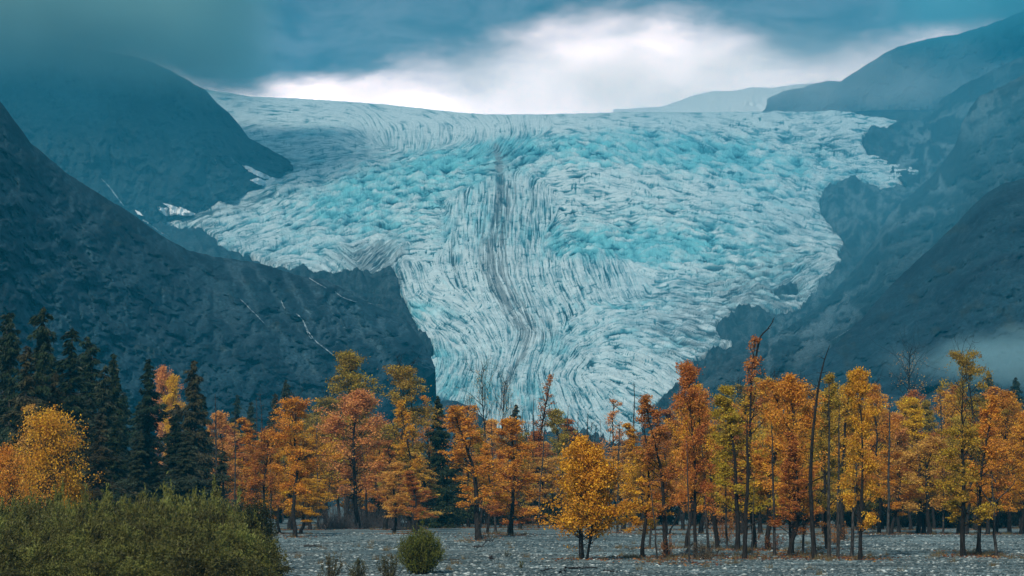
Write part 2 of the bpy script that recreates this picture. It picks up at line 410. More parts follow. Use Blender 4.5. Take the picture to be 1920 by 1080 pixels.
glacier = mesh_from('glacier', Vg, grid_faces(NR, NC, fm), ice_mat,
                    attrs=dict(blue=np.clip(blue * (1 - .75 * np.clip(whiteish, 0, 1)), -1, 2), crest=Hn + .5 * np.clip(whiteish, 0, 1), dirt=moraine_dark * (.85 + .55 * np.clip(-longl, -1.2, 1.6) + .2 * med2) + .07 * coarse))
tag(glacier, 'wide turquoise and white glacier spilling down the valley in crevassed icefalls', None, kind='structure')
# ------------------------------------------------------------------ rock and mountain slopes
def rock_material(name, dark, mid, veg, pale, rough=.9):
    m, t, bs = new_mat(name)
    geo = t.new('ShaderNodeNewGeometry'); P = geo.outputs['Position']
    n = t.noise(P, .012, 6, .62, .4); n_f = t.noise(P, .07, 5, .7)
    c = t.mix(t.mapr(n, .38, .62), dark, mid)
    c = t.mix(t.mapr(attr(t, 'veg'), .0, .55), c, veg)
    c = t.mix(t.math('MULTIPLY', t.mapr(n_f, .45, .75), .35), c, t.mix(.5, c, pale))
    c = t.mix(t.mapr(attr(t, 'streak'), .0, 1., kind='LINEAR'), c, pale)
    sp_ = t.noise(P, .42, 3, .7); c = t.mix(t.mapr(sp_, .38, .60), t.mix(.62, c, rgb(.001, .003, .004)), c)
    t.l.new(c, bs.inputs['Base Color']); bs.inputs['Roughness'].default_value = rough
    bp = t.new('ShaderNodeBump'); bp.inputs['Strength'].default_value = .35; bp.inputs['Distance'].default_value = 4.0
    t.l.new(t.noise(P, .3, 4, .7), bp.inputs['Height']); t.l.new(bp.outputs[0], bs.inputs['Normal'])
    return m
rock_near = rock_material('vegetated_rock', rgb(.002, .014, .028), rgb(.009, .040, .062), rgb(.018, .030, .030), rgb(.16, .28, .34))
rock_far = rock_material('wet_slate_rock', rgb(.005, .019, .028), rgb(.013, .036, .047), rgb(.018, .036, .040), rgb(.26, .36, .40))
snow_mat, t, bs = new_mat('old_snow')
geo = t.new('ShaderNodeNewGeometry')
t.l.new(t.mix(t.noise(geo.outputs['Position'], .3, 4), rgb(.72, .75, .76), rgb(.92, .92, .92)), bs.inputs['Base Color'])
water_mat, t, bs = new_mat('white_water')
geo = t.new('ShaderNodeNewGeometry')
t.l.new(t.mix(t.mapr(t.noise(geo.outputs['Position'], .5, 4), .35, .65), rgb(.03, .07, .09), rgb(.42, .50, .53)), bs.inputs['Base Color'])

def itp(pts, x): return np.interp(x, [p[0] for p in pts], [p[1] for p in pts])

SURF = {}
def mountain(name, label, top, bot, Yt, Yb, mat, seed, step=2.0, amp=22., gully=(.6, 26, 7), jag=2.2, bulge=.06, veg=.2, streaks=None, rows=None, cat=None):
    x0, x1 = top[0][0], top[-1][0]
    xs = np.arange(x0, x1 + step, step)
    tp = itp(top, xs) + jag * fbm(xs / 22, xs * 0 + seed, seed, 4) * 2; bt = itp(bot, xs)
    tp = np.minimum(tp, bt - .5)
    n = rows or int(max(20, (bt - tp).max() / step))
    v = np.linspace(0, 1, n)[:, None]
    PYm = bt[None] * (1 - v) + tp[None] * v; PXm = np.repeat(xs[None], n, 0)
    yt, yb = itp(Yt, xs)[None], itp(Yb, xs)[None]
    def tz(py): return ray(960., py)[1]
    zt, zb = CAMZ + tz(tp)[None] * yt, CAMZ + tz(bt)[None] * yb
    m = (zt - zb) / np.maximum(yt - yb, 1)
    e = tz(PYm)
    m = m * (1 + bulge * 0)
    Y = (zb - CAMZ - m * yb) / (e - m)
    Y = Y * (1 + bulge * np.sin(v * math.pi) * -.5)
    ca, sa = math.cos(gully[0]), math.sin(gully[0])          # fall line of the gullies on this slope
    a = (PXm * ca + PYm * sa) / 95.; b = (-PXm * sa + PYm * ca) / 40.
    wv = .6 * fbm(PXm / 60, PYm / 60, seed + 60, 3)
    wv2 = .7 * fbm(PXm / 25, PYm / 25, seed + 62, 3)
    g = fbm(a + wv + .3 * wv2, b + wv + .5 * wv2, seed + 1, 6, .44, True)
    g2 = fbm(PXm / 70, PYm / 70, seed + 9, 5, .55)
    g3 = fbm(PXm / 9, PYm / 7, seed + 15, 3, .6)
    fade = np.minimum(1, (1 - v) * 8 + .15)
    dd = (amp * (1.5 * g + 2.2 * g2)) * fade
    X = ray(PXm, PYm)[0] * (Y + dd); Z = CAMZ + e * (Y + dd); Yf = Y + dd
    # far side of the ridge
    nb = 8; k = (np.arange(1, nb + 1) / nb)[:, None] ** 1.3
    Xb = X[-1][None] * (1 + 0 * k); Yb_ = Yf[-1][None] + k * 500; Zb = Z[-1][None] - k * 330 + 12 * fbm(PXm[:nb] / 30, k * 4 + PXm[:nb] * 0, seed + 3, 3)
    V = np.stack([np.vstack([X, Xb]), np.vstack([Yf, Yb_]), np.vstack([Z, Zb])], -1).reshape(-1, 3)
    vg = sstep(fbm(PXm / 60 + 3, PYm / 40, seed + 20, 4), 1 - veg * 2.2 - .35, 1 - veg * 2.2 + .3)
    st = np.zeros(PXm.shape)
    if streaks is not None: st = streaks(PXm, PYm, a, b, g, seed)
    st = st * (.3 + .9 * sstep(g, .0, .6))
    pad = lambda q: np.vstack([q, np.repeat(q[-1:], nb, 0)])
    o = mesh_from(name, V, grid_faces(n + nb, len(xs)), mat, attrs=dict(veg=pad(vg), streak=pad(np.clip(st, 0, 1))))
    tag(o, label, None, kind='structure')
    def at(px, py, off=4.0):
        j = np.clip((np.asarray(px, float) - x0) / step, 0, len(xs) - 1.001); j0 = j.astype(int); f = j - j0
        tpp = tp[j0] * (1 - f) + tp[j0 + 1] * f; btt = bt[j0] * (1 - f) + bt[j0 + 1] * f
        vv = np.clip((btt - py) / np.maximum(btt - tpp, .5), 0, 1) * (n - 1); i0 = np.minimum(vv.astype(int), n - 2); fv = vv - i0
        yy = (Yf[i0, j0] * (1 - fv) + Yf[i0 + 1, j0] * fv) * (1 - f) + (Yf[i0, j0 + 1] * (1 - fv) + Yf[i0 + 1, j0 + 1] * fv) * f
        yy = yy - off; tx, tz_ = ray(px, py)
        return np.stack([tx * yy, yy, CAMZ + tz_ * yy], -1)
    SURF[name] = at
    return o, at

def win(X, Y, x, y, a, b, rot=0):
    c, s = math.cos(math.radians(rot)), math.sin(math.radians(rot))
    u = ((X - x) * c + (Y - y) * s) / a; v = (-(X - x) * s + (Y - y) * c) / b
    return np.exp(-(u * u + v * v) ** 1.5)

def streak_l1(X, Y, a, b, g, s):
    band_ = fbm((X * .83 + Y * .56) / 46, (-X * .56 + Y * .83) / 3.4, s + 70, 3, .6)
    reg = (.9 * win(X, Y, 660, 590, 140, 50, 28) + .7 * win(X, Y, 430, 500, 130, 26, 25) + .5 * win(X, Y, 560, 650, 180, 80, 20) + .35 * win(X, Y, 120, 440, 120, 60, 30) + .25)
    st = sstep(band_, .36, .75) * reg * .75
    st += .14 * sstep(g, .30, .7) * (.25 + reg)
    st += .10 * sstep(fbm(X / 16, Y / 7, s + 80, 3), .2, .8)
    return st
def streak_l2(X, Y, a, b, g, s):
    band_ = fbm((X * .45 + Y * .89) / 40, (-X * .89 + Y * .45) / 3.6, s + 70, 3, .6)
    reg = .9 * win(X, Y, 430, 320, 80, 50, 50) + .6 * win(X, Y, 500, 300, 60, 20, 35) + .7 * win(X, Y, 350, 395, 80, 16, 0) + .5 * win(X, Y, 240, 360, 40, 60) + .3 * win(X, Y, 110, 240, 60, 90) + .2
    return sstep(band_, .3, .75) * reg * .7
def streak_r(X, Y, a, b, g, s):
    band_ = fbm((X * .8 - Y * .6) / 30 + fbm(X / 20, Y / 20, s, 2), (X * .6 + Y * .8) / 5 + fbm(X / 20, Y / 20, s + 4, 2), s + 70, 3, .6)
    reg = .7 * win(X, Y, 1720, 340, 80, 90) + .6 * win(X, Y, 1600, 400, 70, 60) + .5 * win(X, Y, 1520, 590, 120, 60, -35) + .5 * win(X, Y, 1790, 230, 120, 40, -30) + .22
    return (sstep(g, .35, .75) + .3 * sstep(band_, .5, .9)) * reg * .5

# bedrock under and beside the ice
bxs = np.arange(240, 1960, 3.0); bys = np.arange(960, 206, -3.0)
BX, BY = np.meshgrid(bxs, bys)
Db = depth(BX, BY); tbx, tbz = ray(BX, BY)
relief = (fbm(BX / 60, BY / 30, 81, 5, .55) * 16 + fbm((BX * .8 - BY * .6) / 16, (BX * .6 + BY * .8) / 40, 85, 4, .6, True) * 7)
gm_b = np.zeros(BX.shape)
jj = np.clip((BX - GX0).astype(int), 0, NC - 1); ii = np.clip((GY1 - BY).astype(int), 0, NR - 1)
gm_b = blur((blur(gmask.astype(float), 6, 2)[ii, jj]), 1, 1)
gm_b *= (BX > GX0) & (BX < GX1) & (BY > GY0) & (BY < GY1)
lift = np.where(gm_b > .6, -22, 0) + np.clip(1 - gm_b * 1.6, 0, 1) * 6
zb_ = CAMZ + tbz * Db + relief * (1 - .6 * (gm_b > .5)) * np.clip((BY - 205) / 40, .1, 1) + lift - 5
zb_ = np.where(BY > 925, np.minimum(zb_, 0) - 3, zb_)
def clip_top(): return
Vb = np.stack([tbx * Db, Db, zb_], -1).reshape(-1, 3)
keepf = ((BX > 1560) | (BY > 235))[:-1, :-1]
bed = mesh_from('bedrock', Vb, grid_faces(len(bys), len(bxs), keepf), rock_far, attrs=dict(
    veg=sstep(fbm(BX / 60, BY / 40, 90, 4), .2, .7) * .6, streak=np.clip(streak_r(BX, BY, 0, 0, fbm(BX / 30, BY / 18, 99, 5, .6, True), 86) + .25 * (BX > 540) * (BX < 780) * sstep(fbm(BX / 6, BY / 9, 95, 3), .2, .8), 0, 1)))
tag(bed, 'dark slabby bedrock beside and under the glacier', kind='structure')

mountain('mountain', 'dark steep mountain with its summit in cloud above the snow patches',
    [(-120, 60), (0, 70), (120, 84), (220, 100), (270, 111), (290, 118), (322, 134), (352, 150), (386, 170), (410, 196), (430, 212), (450, 236), (466, 258), (492, 272), (520, 287), (540, 299), (549, 309)],
    [(-120, 440), (250, 430), (300, 420), (350, 404), (400, 391), (430, 374), (470, 361), (500, 347), (525, 338), (549, 322)],
    [(-120, 3500), (300, 3420), (549, 3190)], [(-120, 2350), (350, 2700), (430, 2830), (549, 3130)],
    rock_far, 200, amp=34, gully=(1.1, 30, 8), jag=1.4, veg=.12, streaks=streak_l2)
mountain('forested_slope', 'long dark blue slope descending to a rounded knob at the ice',
    [(-120, 120), (0, 190), (60, 270), (130, 328), (200, 372), (250, 402), (300, 440), (350, 468), (400, 481), (450, 487), (500, 497), (545, 513), (575, 520), (610, 524), (640, 540),
     (700, 572), (740, 588), (768, 606), (786, 632), (800, 652), (811, 676), (815, 688)],
    [(-120, 942), (640, 942), (690, 860), (720, 800), (745, 760), (765, 735), (785, 716), (804, 706), (815, 697)],
    [(-120, 1250), (400, 1700), (815, 1760)], [(-120, 950), (500, 1250), (720, 1500), (815, 1735)],
    rock_near, 230, amp=13, gully=(.62, 34, 8), jag=1.6, veg=.22, streaks=streak_l1)
mountain('rock_knob', 'low dark rock knob in front of the glacier tongue behind the trees',
    [(728, 790), (745, 772), (770, 767), (792, 764), (812, 756), (838, 750), (858, 752), (880, 764), (905, 782), (930, 800)], [(728, 942), (930, 942)],
    [(728, 1600), (930, 1600)], [(728, 1400), (930, 1400)], rock_near, 250, amp=7, jag=1.0, veg=.1, streaks=streak_l1)
mountain('far_ridge', 'pale misty far ridge rising into cloud beyond the glacier',
    [(1425, 205), (1440, 184), (1470, 170), (1500, 165), (1518, 159), (1548, 152), (1578, 151), (1592, 142), (1620, 124), (1650, 105), (1682, 88), (1712, 80), (1742, 72), (1792, 65), (1850, 48), (1920, 20), (2060, -20)],
    [(1425, 230), (1600, 240), (1700, 300), (2060, 420)], [(1425, 6300), (2060, 6200)], [(1425, 5600), (2060, 4900)],
    rock_far, 260, amp=60, gully=(2.4, 24, 8), jag=1.6, veg=.05, streaks=streak_r)
mountain('middle_ridge', 'hazy blue shoulder beneath the far ridge',
    [(1605, 262), (1625, 250), (1660, 240), (1700, 228), (1745, 216), (1762, 190), (1800, 162), (1860, 132), (1920, 104), (2060, 60)],
    [(1605, 285), (1650, 310), (1700, 345), (1800, 440), (2060, 520)], [(1605, 3900), (2060, 4600)], [(1605, 3450), (1700, 2980), (1800, 2700), (2060, 2600)],
    rock_far, 270, amp=30, gully=(2.3, 24, 8), jag=2.2, veg=.08, streaks=streak_r)
mountain('steep_ridge', 'steep blue mountain shoulder dropping to the glacier margin',
    [(1225, 800), (1300, 735), (1345, 690), (1400, 655), (1460, 625), (1520, 585), (1560, 552), (1600, 505), (1640, 450), (1665, 405), (1690, 380), (1725, 350), (1748, 330), (1772, 300),
     (1792, 270), (1803, 232), (1820, 200), (1836, 180), (1870, 166), (1900, 150), (1922, 137), (2060, 80)],
    [(1225, 942), (2060, 942)], [(1225, 1700), (1400, 1920), (1640, 2300), (1750, 2450), (1830, 2450), (2060, 2350)], [(1225, 1400), (1600, 1500), (2060, 1500)],
    rock_far, 280, amp=21, gully=(2.45, 34, 8), jag=2.6, veg=.15, streaks=streak_r)
mountain('dark_slope', 'nearest dark slope opposite the forested one, brown with shrubs',
    [(1440, 760), (1500, 705), (1540, 668), (1580, 632), (1622, 590), (1660, 546), (1700, 506), (1740, 470), (1782, 430), (1822, 388), (1852, 360), (1882, 344), (1922, 334), (2060, 300)],
    [(1440, 942), (2060, 942)], [(1440, 1500), (1700, 1800), (2060, 1800)], [(1440, 1250), (2060, 1100)],
    rock_near, 290, amp=11, gully=(2.5, 34, 8), jag=1.6, veg=.24, streaks=lambda X, Y, a, b, g, s: .25 * streak_r(X, Y, a, b, g, s))
far_ice = mountain('far_icefield', 'faint pale icefield fading into the mist beyond the skyline',
    [(1150, 205), (1240, 200), (1270, 190), (1305, 178), (1340, 170), (1375, 171), (1410, 163), (1450, 165), (1500, 157), (1600, 156)], [(1150, 225), (1600, 225)],
    [(1150, 6900), (1600, 6900)], [(1150, 5700), (1600, 5700)], snow_mat, 300, amp=90, gully=(.3, 20, 8), jag=1.2)

def patch(name, label, poly, surf, mat, kind, edge=1.2, off=5., cat=None, group=None):
    xs = [p[0] for p in poly]; ys = [p[1] for p in poly]
    gx_ = np.arange(min(xs) - 3, max(xs) + 3, .6); gy_ = np.arange(max(ys) + 3, min(ys) - 3, -.5)
    X, Y = np.meshgrid(gx_, gy_)
    m = poly_mask(poly, X + edge * fbm(X / 5, Y / 5, 7, 2) * 2, Y + edge * fbm(X / 5, Y / 4, 8, 2))
    V = surf(X, Y, off).reshape(-1, 3)
    F = grid_faces(len(gy_), len(gx_), m[:-1, :-1])
    used_ = np.unique(F); re = np.full(len(V), -1); re[used_] = np.arange(len(used_))
    o = mesh_from(name, V[used_], re[F], mat)
    return tag(o, label, cat, group, kind)
M_ = SURF['mountain']; S_ = SURF['forested_slope']
patch('snow_patch', 'long white snow patch tapering down to the ice edge', [(452, 309), (466, 312), (484, 321), (505, 331), (532, 338), (520, 342), (500, 337), (482, 330), (466, 321)], M_, snow_mat, 'structure')
patch('snow_patch', 'short snow patch just under the long tapering one', [(468, 338), (484, 333), (500, 341), (520, 346), (508, 350), (488, 348)], M_, snow_mat, 'structure')
patch('snow_patch', 'forked snow patch at the foot of the dark mountain', [(292, 386), (304, 389), (318, 391), (305, 381), (322, 385), (338, 391), (334, 386), (352, 395), (368, 402), (352, 405), (330, 403), (312, 406), (300, 398)], M_, snow_mat, 'structure')
patch('snow_patch', 'tiny snow patch at the head of the white stream', [(253, 394), (262, 398), (268, 405), (258, 402)], M_, snow_mat, 'structure', .5, 30)
def stream(name, label, pts, surf, w0=1.4, seed=0, off=5.):
    poly_l, poly_r = [], []
    n = 40; ts = np.linspace(0, len(pts) - 1, n)
    cx_ = np.interp(ts, range(len(pts)), [p[0] for p in pts]); cy_ = np.interp(ts, range(len(pts)), [p[1] for p in pts])
    cx_ = cx_ + 1.6 * fbm(ts * 1.3, ts * 0, seed, 3); wd = w0 * (.55 + .45 * np.abs(fbm(ts * 2, ts * 0 + 3, seed + 5, 3)) * 2)
    L = np.stack([cx_ - wd, cy_ + wd * .4], -1); R = np.stack([cx_ + wd, cy_ - wd * .4], -1)
    A = surf(L[:, 0], L[:, 1], off); B = surf(R[:, 0], R[:, 1], off)
    V = np.stack([A, B], 1).reshape(-1, 3); i = np.arange(n - 1) * 2
    o = mesh_from(name, V, np.stack([i, i + 1, i + 3, i + 2], -1), water_mat)
    return tag(o, label, kind='structure')
stream('waterfall', 'thin white waterfall zigzagging down the dark slope', [(556, 588), (568, 600), (578, 622), (592, 640), (608, 652), (634, 672)], S_, 1.3, 1)
stream('waterfall', 'short side branch beside the zigzag waterfall', [(568, 600), (572, 612), (578, 628), (585, 636)], S_, .8, 2)
stream('waterfall', 'tiny white cascade above the zigzag waterfall', [(527, 562), (530, 570), (533, 578)], S_, .8, 3)
stream('waterfall', 'white stream along the notch between the mountain and dark slope', [(268, 412), (285, 424), (302, 436), (322, 447)], SURF['mountain'], 1.8, 4, 200)
stream('waterfall', 'faint stream in the gully under the cloud', [(190, 335), (205, 350), (218, 368), (232, 386)], SURF['mountain'], 1.3, 5, 20)
stream('waterfall', 'faint thread of water on the lower blue slope', [(450, 560), (468, 578), (482, 592), (495, 606)], S_, .9, 6)
stream('waterfall', 'bright white cascade on the slope opposite the waterfall', [(1554, 641), (1566, 634), (1580, 626), (1592, 618), (1606, 610)], SURF['steep_ridge'], 1.3, 7)
for k, (a, b) in enumerate([((580, 521), (612, 540)), ((628, 546), (640, 556)), ((640, 556), (668, 566)), ((690, 568), (716, 572))]):
    stream('waterfall', 'broken white water thread along the top of the dark slope', [a, ((a[0] + b[0]) / 2, (a[1] + b[1]) / 2 + 1), b], S_, .9, 20 + k)

# ------------------------------------------------------------------ air and cloud
def volume_mat(name, color, dens, build=None, aniso=0.0, rate=1.0):
    m = bpy.data.materials.new(name); m.use_nodes = True
    t = NT(m.node_tree); t.n.clear()
    pv_ = t.new('ShaderNodeVolumePrincipled'); out = t.new('ShaderNodeOutputMaterial')
    t.l.new(pv_.outputs[0], out.inputs['Volume'])
    pv_.inputs['Color'].default_value = color; pv_.inputs['Anisotropy'].default_value = aniso
    pv_.inputs['Density'].default_value = dens
    if build: t.l.new(build(t), pv_.inputs['Density'])
    return m
def box_mesh(name, lo, hi, mat):
    V = np.array([[x, y, z] for x in (lo[0], hi[0]) for y in (lo[1], hi[1]) for z in (lo[2], hi[2])], float)
    F = np.array([[0, 1, 3, 2], [4, 6, 7, 5], [0, 4, 5, 1], [2, 3, 7, 6], [0, 2, 6, 4], [1, 5, 7, 3]])
    return mesh_from(name, V, F, mat, smooth=False)
haze = box_mesh('haze', (-7000, -400, -60), (7000, 10500, 1700), volume_mat('blue_air', rgb(.03, .50, .82), 1.15e-4))
tag(haze, 'blue autumn haze hanging in the whole valley', kind='stuff')

def mist(name, label, centre, size, dens, color, scale, seed, rise=None, rate=1.2):
    """soft body of cloud: an ellipsoid of vapour torn by noise; rise=(z0, z1) makes it thicken upward instead"""
    def build(t):
        g = t.new('ShaderNodeNewGeometry'); sp = t.new('ShaderNodeSeparateXYZ'); t.l.new(g.outputs['Position'], sp.inputs[0])
        q = []
        for k in range(3):
            q.append(t.math('DIVIDE', t.math('SUBTRACT', sp.outputs[k], float(centre[k])), size[k] * .5))
        mp = t.new('ShaderNodeMapping'); mp.inputs['Scale'].default_value = (scale, scale * .6, scale * 1.6); mp.inputs['Location'].default_value = (seed, 0, 0)
        t.l.new(g.outputs['Position'], mp.inputs[0])
        n = t.noise(mp.outputs[0], 1.0, 3, .6)
        if rise:
            z = t.math('ADD', sp.outputs[2], t.math('MULTIPLY', t.math('SUBTRACT', n, .5), rise[2]))
            up = t.mapr(z, rise[0], rise[1])
            ex_ = t.mapr(q[0], rise[4], rise[5]) if len(rise) > 4 else 1.0
            ey_ = t.mapr(t.math('ABSOLUTE', q[1]), .6, 1.0, 1, 0)
            return t.math('MULTIPLY', t.math('MULTIPLY', t.math('MULTIPLY', up, ex_), ey_), dens)
        r2 = t.math('ADD', t.math('ADD', t.math('MULTIPLY', q[0], q[0]), t.math('MULTIPLY', q[1], q[1])), t.math('MULTIPLY', q[2], q[2]))
        body = t.mapr(t.math('ADD', r2, t.math('MULTIPLY', t.math('SUBTRACT', n, .5), 2.2)), .9, -.1)
        return t.math('MULTIPLY', body, dens)
    m = volume_mat(name, color, dens, build)
    m.cycles.volume_step_rate = rate
    lo = [c - s_ / 2 for c, s_ in zip(centre, size)]; hi = [c + s_ / 2 for c, s_ in zip(centre, size)]
    return tag(box_mesh(name, lo, hi, m), label, kind='stuff')
CC = rgb(.62, 1., 1.)
mist('cloud', 'grey-blue cloud swallowing the summit of the dark mountain', (-700, 3050, 730), (760, 1000, 400), .007, CC, .006, 3, (530, 660, 110, 0, 1.0, .72))
mist('cloud', 'pale cloud over the top of the far ridge', (1500, 5600, 1330), (1200, 1600, 620), .0035, rgb(.25, .82, .98), .003, 5, (1080, 1380, 200, 0, -.98, -.2))
mist('mist', 'white mist drifting over the icefield skyline', (330, 6700, 1230), (3000, 1500, 460), .0003, rgb(.92, .97, .98), .004, 20)
mist('mist', 'pale mist veiling the faint far icefield', (560, 5400, 990), (1500, 500, 300), .002, rgb(.96, 1, 1), .006, 31)
mist('mist', 'thin white mist spilling over the skyline of the glacier', (210, 4350, 775), (860, 900, 190), .0014, rgb(.9, 1, 1), .008, 44)
mist('mist', 'blue mist filling the valley side under the steep shoulder', (400, 2050, 230), (760, 800, 560), .0008, rgb(.18, .72, 1.), .004, 51)
mist('mist', 'blue mist in the notch before the dark cloud-topped mountain', (-420, 2330, 330), (760, 700, 520), .0005, rgb(.18, .72, 1.), .004, 57)
mist('mist', 'low wisp of mist lying on the slope behind the gold trees', (262, 1180, 75), (150, 160, 34), .010, rgb(.5, .8, .88), .022, 8)
mist('mist', 'second thin wisp of mist above the first one', (300, 1160, 92), (110, 140, 16), .010, rgb(.5, .8, .88), .03, 12)
# ------------------------------------------------------------------ ground
gravel_mat, t, bs = new_mat('gravel')
geo = t.new('ShaderNodeNewGeometry'); P = geo.outputs['Position']
vor = t.new('ShaderNodeTexVoronoi'); t.l.new(P, vor.inputs['Vector']); vor.inputs['Scale'].default_value = 6.5
sc_ = t.new('ShaderNodeSeparateColor'); t.l.new(vor.outputs['Color'], sc_.inputs[0])
n_l = t.noise(P, .12, 4, .6); n_m = t.noise(P, 1.1, 5, .65)
c = t.mix(t.mapr(sc_.outputs[0], .0, 1.0), rgb(.060, .100, .112), rgb(.27, .35, .36))
c = t.mix(t.mapr(sc_.outputs[1], .90, .99), c, rgb(.34, .40, .41))
c = t.mix(t.mapr(n_m, .42, .62), c, t.mix(.55, c, rgb(.035, .055, .062)))
c = t.mix(t.mapr(n_l, .50, .68), c, t.mix(.5, c, rgb(.09, .065, .045)))
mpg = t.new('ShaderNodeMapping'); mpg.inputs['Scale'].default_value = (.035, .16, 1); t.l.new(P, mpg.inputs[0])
shade_wet = t.noise(mpg.outputs[0], 1.0, 5, .6, .5)  # terrace shadow bands and wet strips, both painted into the gravel colour
c = t.mix(t.mapr(shade_wet, .44, .60), c, t.mix(.62, c, rgb(.012, .026, .032)))
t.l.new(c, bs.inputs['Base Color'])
bp = t.new('ShaderNodeBump'); bp.inputs['Strength'].default_value = 1.0; bp.inputs['Distance'].default_value = .12
t.l.new(sc_.outputs[2], bp.inputs['Height']); t.l.new(bp.outputs[0], bs.inputs['Normal'])

def ground_z(x, y):
    x = np.asarray(x, float); y = np.asarray(y, float)
    z = .16 * fbm(x / 18, y / 9, 401, 4) + .05 * fbm(x / 1.6, y / 1.2, 405, 3)
    z = z + .22 * sstep(y + 5 * fbm(x / 14, y * 0, 408, 3), 205, 208) - .2 * sstep(y + 6 * fbm(x / 18, y * 0, 409, 3), 214, 222)
    z = z + .3 * sstep(y + 9 * fbm(x / 22, y * 0, 410, 3), 268, 272) - .3 * sstep(y, 285, 320)
    return z * sstep(y, 60, 120) * (1 - sstep(y, 500, 700))
ys = np.concatenate([[-400, -100, 40, 80, 100, 115], np.arange(125, 330, .55), np.arange(330, 600, 4), [650, 750, 900, 1200, 1700, 2500, 4000, 7000, 10400]])
us = np.concatenate([[-8, -3, -1.0, -.5, -.34], np.linspace(-.26, .26, 430), [.34, .5, 1.0, 3, 8]])
U, Yg = np.meshgrid(us, ys)
Xg = U * (np.abs(Yg) * .8 + 60)
Zg = ground_z(Xg, Yg)
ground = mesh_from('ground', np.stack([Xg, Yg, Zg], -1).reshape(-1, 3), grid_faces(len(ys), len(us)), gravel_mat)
tag(ground, 'grey river gravel flat scattered with pale stones', kind='structure')

def rand_frames(n, rs_, tilt=1.0):
    """random orthonormal pairs"""
    a = rs_.randn(n, 3); a[:, 2] *= tilt; a /= np.linalg.norm(a, axis=1)[:, None]
    b = rs_.randn(n, 3); b -= (b * a).sum(1)[:, None] * a; b /= np.linalg.norm(b, axis=1)[:, None]
    return a, b

stone_mat, t, bs = new_mat('stone')
c = t.mix(attr(t, 'var'), rgb(.040, .066, .075), rgb(.56, .63, .63)); t.l.new(c, bs.inputs['Base Color'])
rs = np.random.RandomState(9)
def stones(n, y0, y1, s0, s1):
    y = y0 * (y1 / y0) ** rs.rand(n); x = (rs.rand(n) * 2 - 1) * y * .235
    z = ground_z(x, y); s = s0 + (s1 - s0) * rs.rand(n) ** 4
    o8 = np.array([[1, 0, 0], [0, 1, 0], [-1, 0, 0], [0, -1, 0], [0, 0, .75], [0, 0, -.6]], float)
    V = o8[None] * (.6 + .7 * rs.rand(n, 6, 1)) * s[:, None, None] * np.array([1.2, 1., .62]) + np.stack([x, y, z + s * .15], -1)[:, None]
    f = np.array([[0, 1, 4], [1, 2, 4], [2, 3, 4], [3, 0, 4], [1, 0, 5], [2, 1, 5], [3, 2, 5], [0, 3, 5]])
    F = (f[None] + 6 * np.arange(n)[:, None, None]).reshape(-1, 3)
    patchy = .55 + .9 * fbm(x / 14, y / 6, 450, 3)
    var = np.repeat(np.clip(rs.rand(n) ** 2.6 * patchy, 0, 1), 6)
    return V.reshape(-1, 3), F, var
A = stones(60000, 142, 330, .04, .22)
tag(mesh_from('gravel_stones', A[0], A[1], stone_mat, attrs=dict(var=A[2]), smooth=False), 'loose pale and dark cobbles over the gravel', kind='stuff')

# ------------------------------------------------------------------ plant building blocks
class Tubes:
    def __init__(s): s.V = []; s.F = []; s.n = 0
    def add(s, pts, rad, sides=5):
        pts = np.asarray(pts, float); k = len(pts); rad = np.broadcast_to(rad, k)
        d = np.gradient(pts, axis=0); d /= np.linalg.norm(d, axis=1)[:, None] + 1e-9
        ref = np.array([0, 0, 1.]) if abs(d[0, 2]) < .9 else np.array([1., 0, 0])
        a = np.cross(d, ref); a /= np.linalg.norm(a, axis=1)[:, None] + 1e-9; b = np.cross(d, a)
        th = np.arange(sides) * 2 * math.pi / sides
        ring = pts[:, None] + rad[:, None, None] * (np.cos(th)[None, :, None] * a[:, None] + np.sin(th)[None, :, None] * b[:, None])
        s.V.append(ring.reshape(-1, 3))
        i = np.arange(k - 1)[:, None] * sides; j = np.arange(sides)[None]; j1 = (j + 1) % sides
        s.F.append(np.stack([i + j, i + j1, i + sides + j1, i + sides + j], -1).reshape(-1, 4) + s.n)
        s.n += k * sides
    def mesh(s, name, mat):
        return mesh_from(name, np.concatenate(s.V), np.concatenate(s.F), mat, link=False)

def leaf_mesh(name, P, size, mat, rs_, var, elong=1.5, flat=.6, hang=0.0, lift=None):
    """one small folded blade per point"""
    n = len(P); a, b = rand_frames(n, rs_, flat)
    if hang: a[:, 2] -= hang; a /= np.linalg.norm(a, axis=1)[:, None]; b -= (b * a).sum(1)[:, None] * a; b /= np.linalg.norm(b, axis=1)[:, None]
    sz = (size * (.6 + .8 * rs_.rand(n)))[:, None]
    nrm = np.cross(a, b)
    V = np.stack([P - a * sz * .5 * elong, P + b * sz * .45 + nrm * sz * .12, P + a * sz * .5 * elong, P - b * sz * .45 + nrm * sz * .12], 1)
    F = np.arange(n * 4).reshape(n, 4)
    return mesh_from(name, V.reshape(-1, 3), F, mat, attrs=dict(var=np.repeat(var, 4)), smooth=False, link=False)

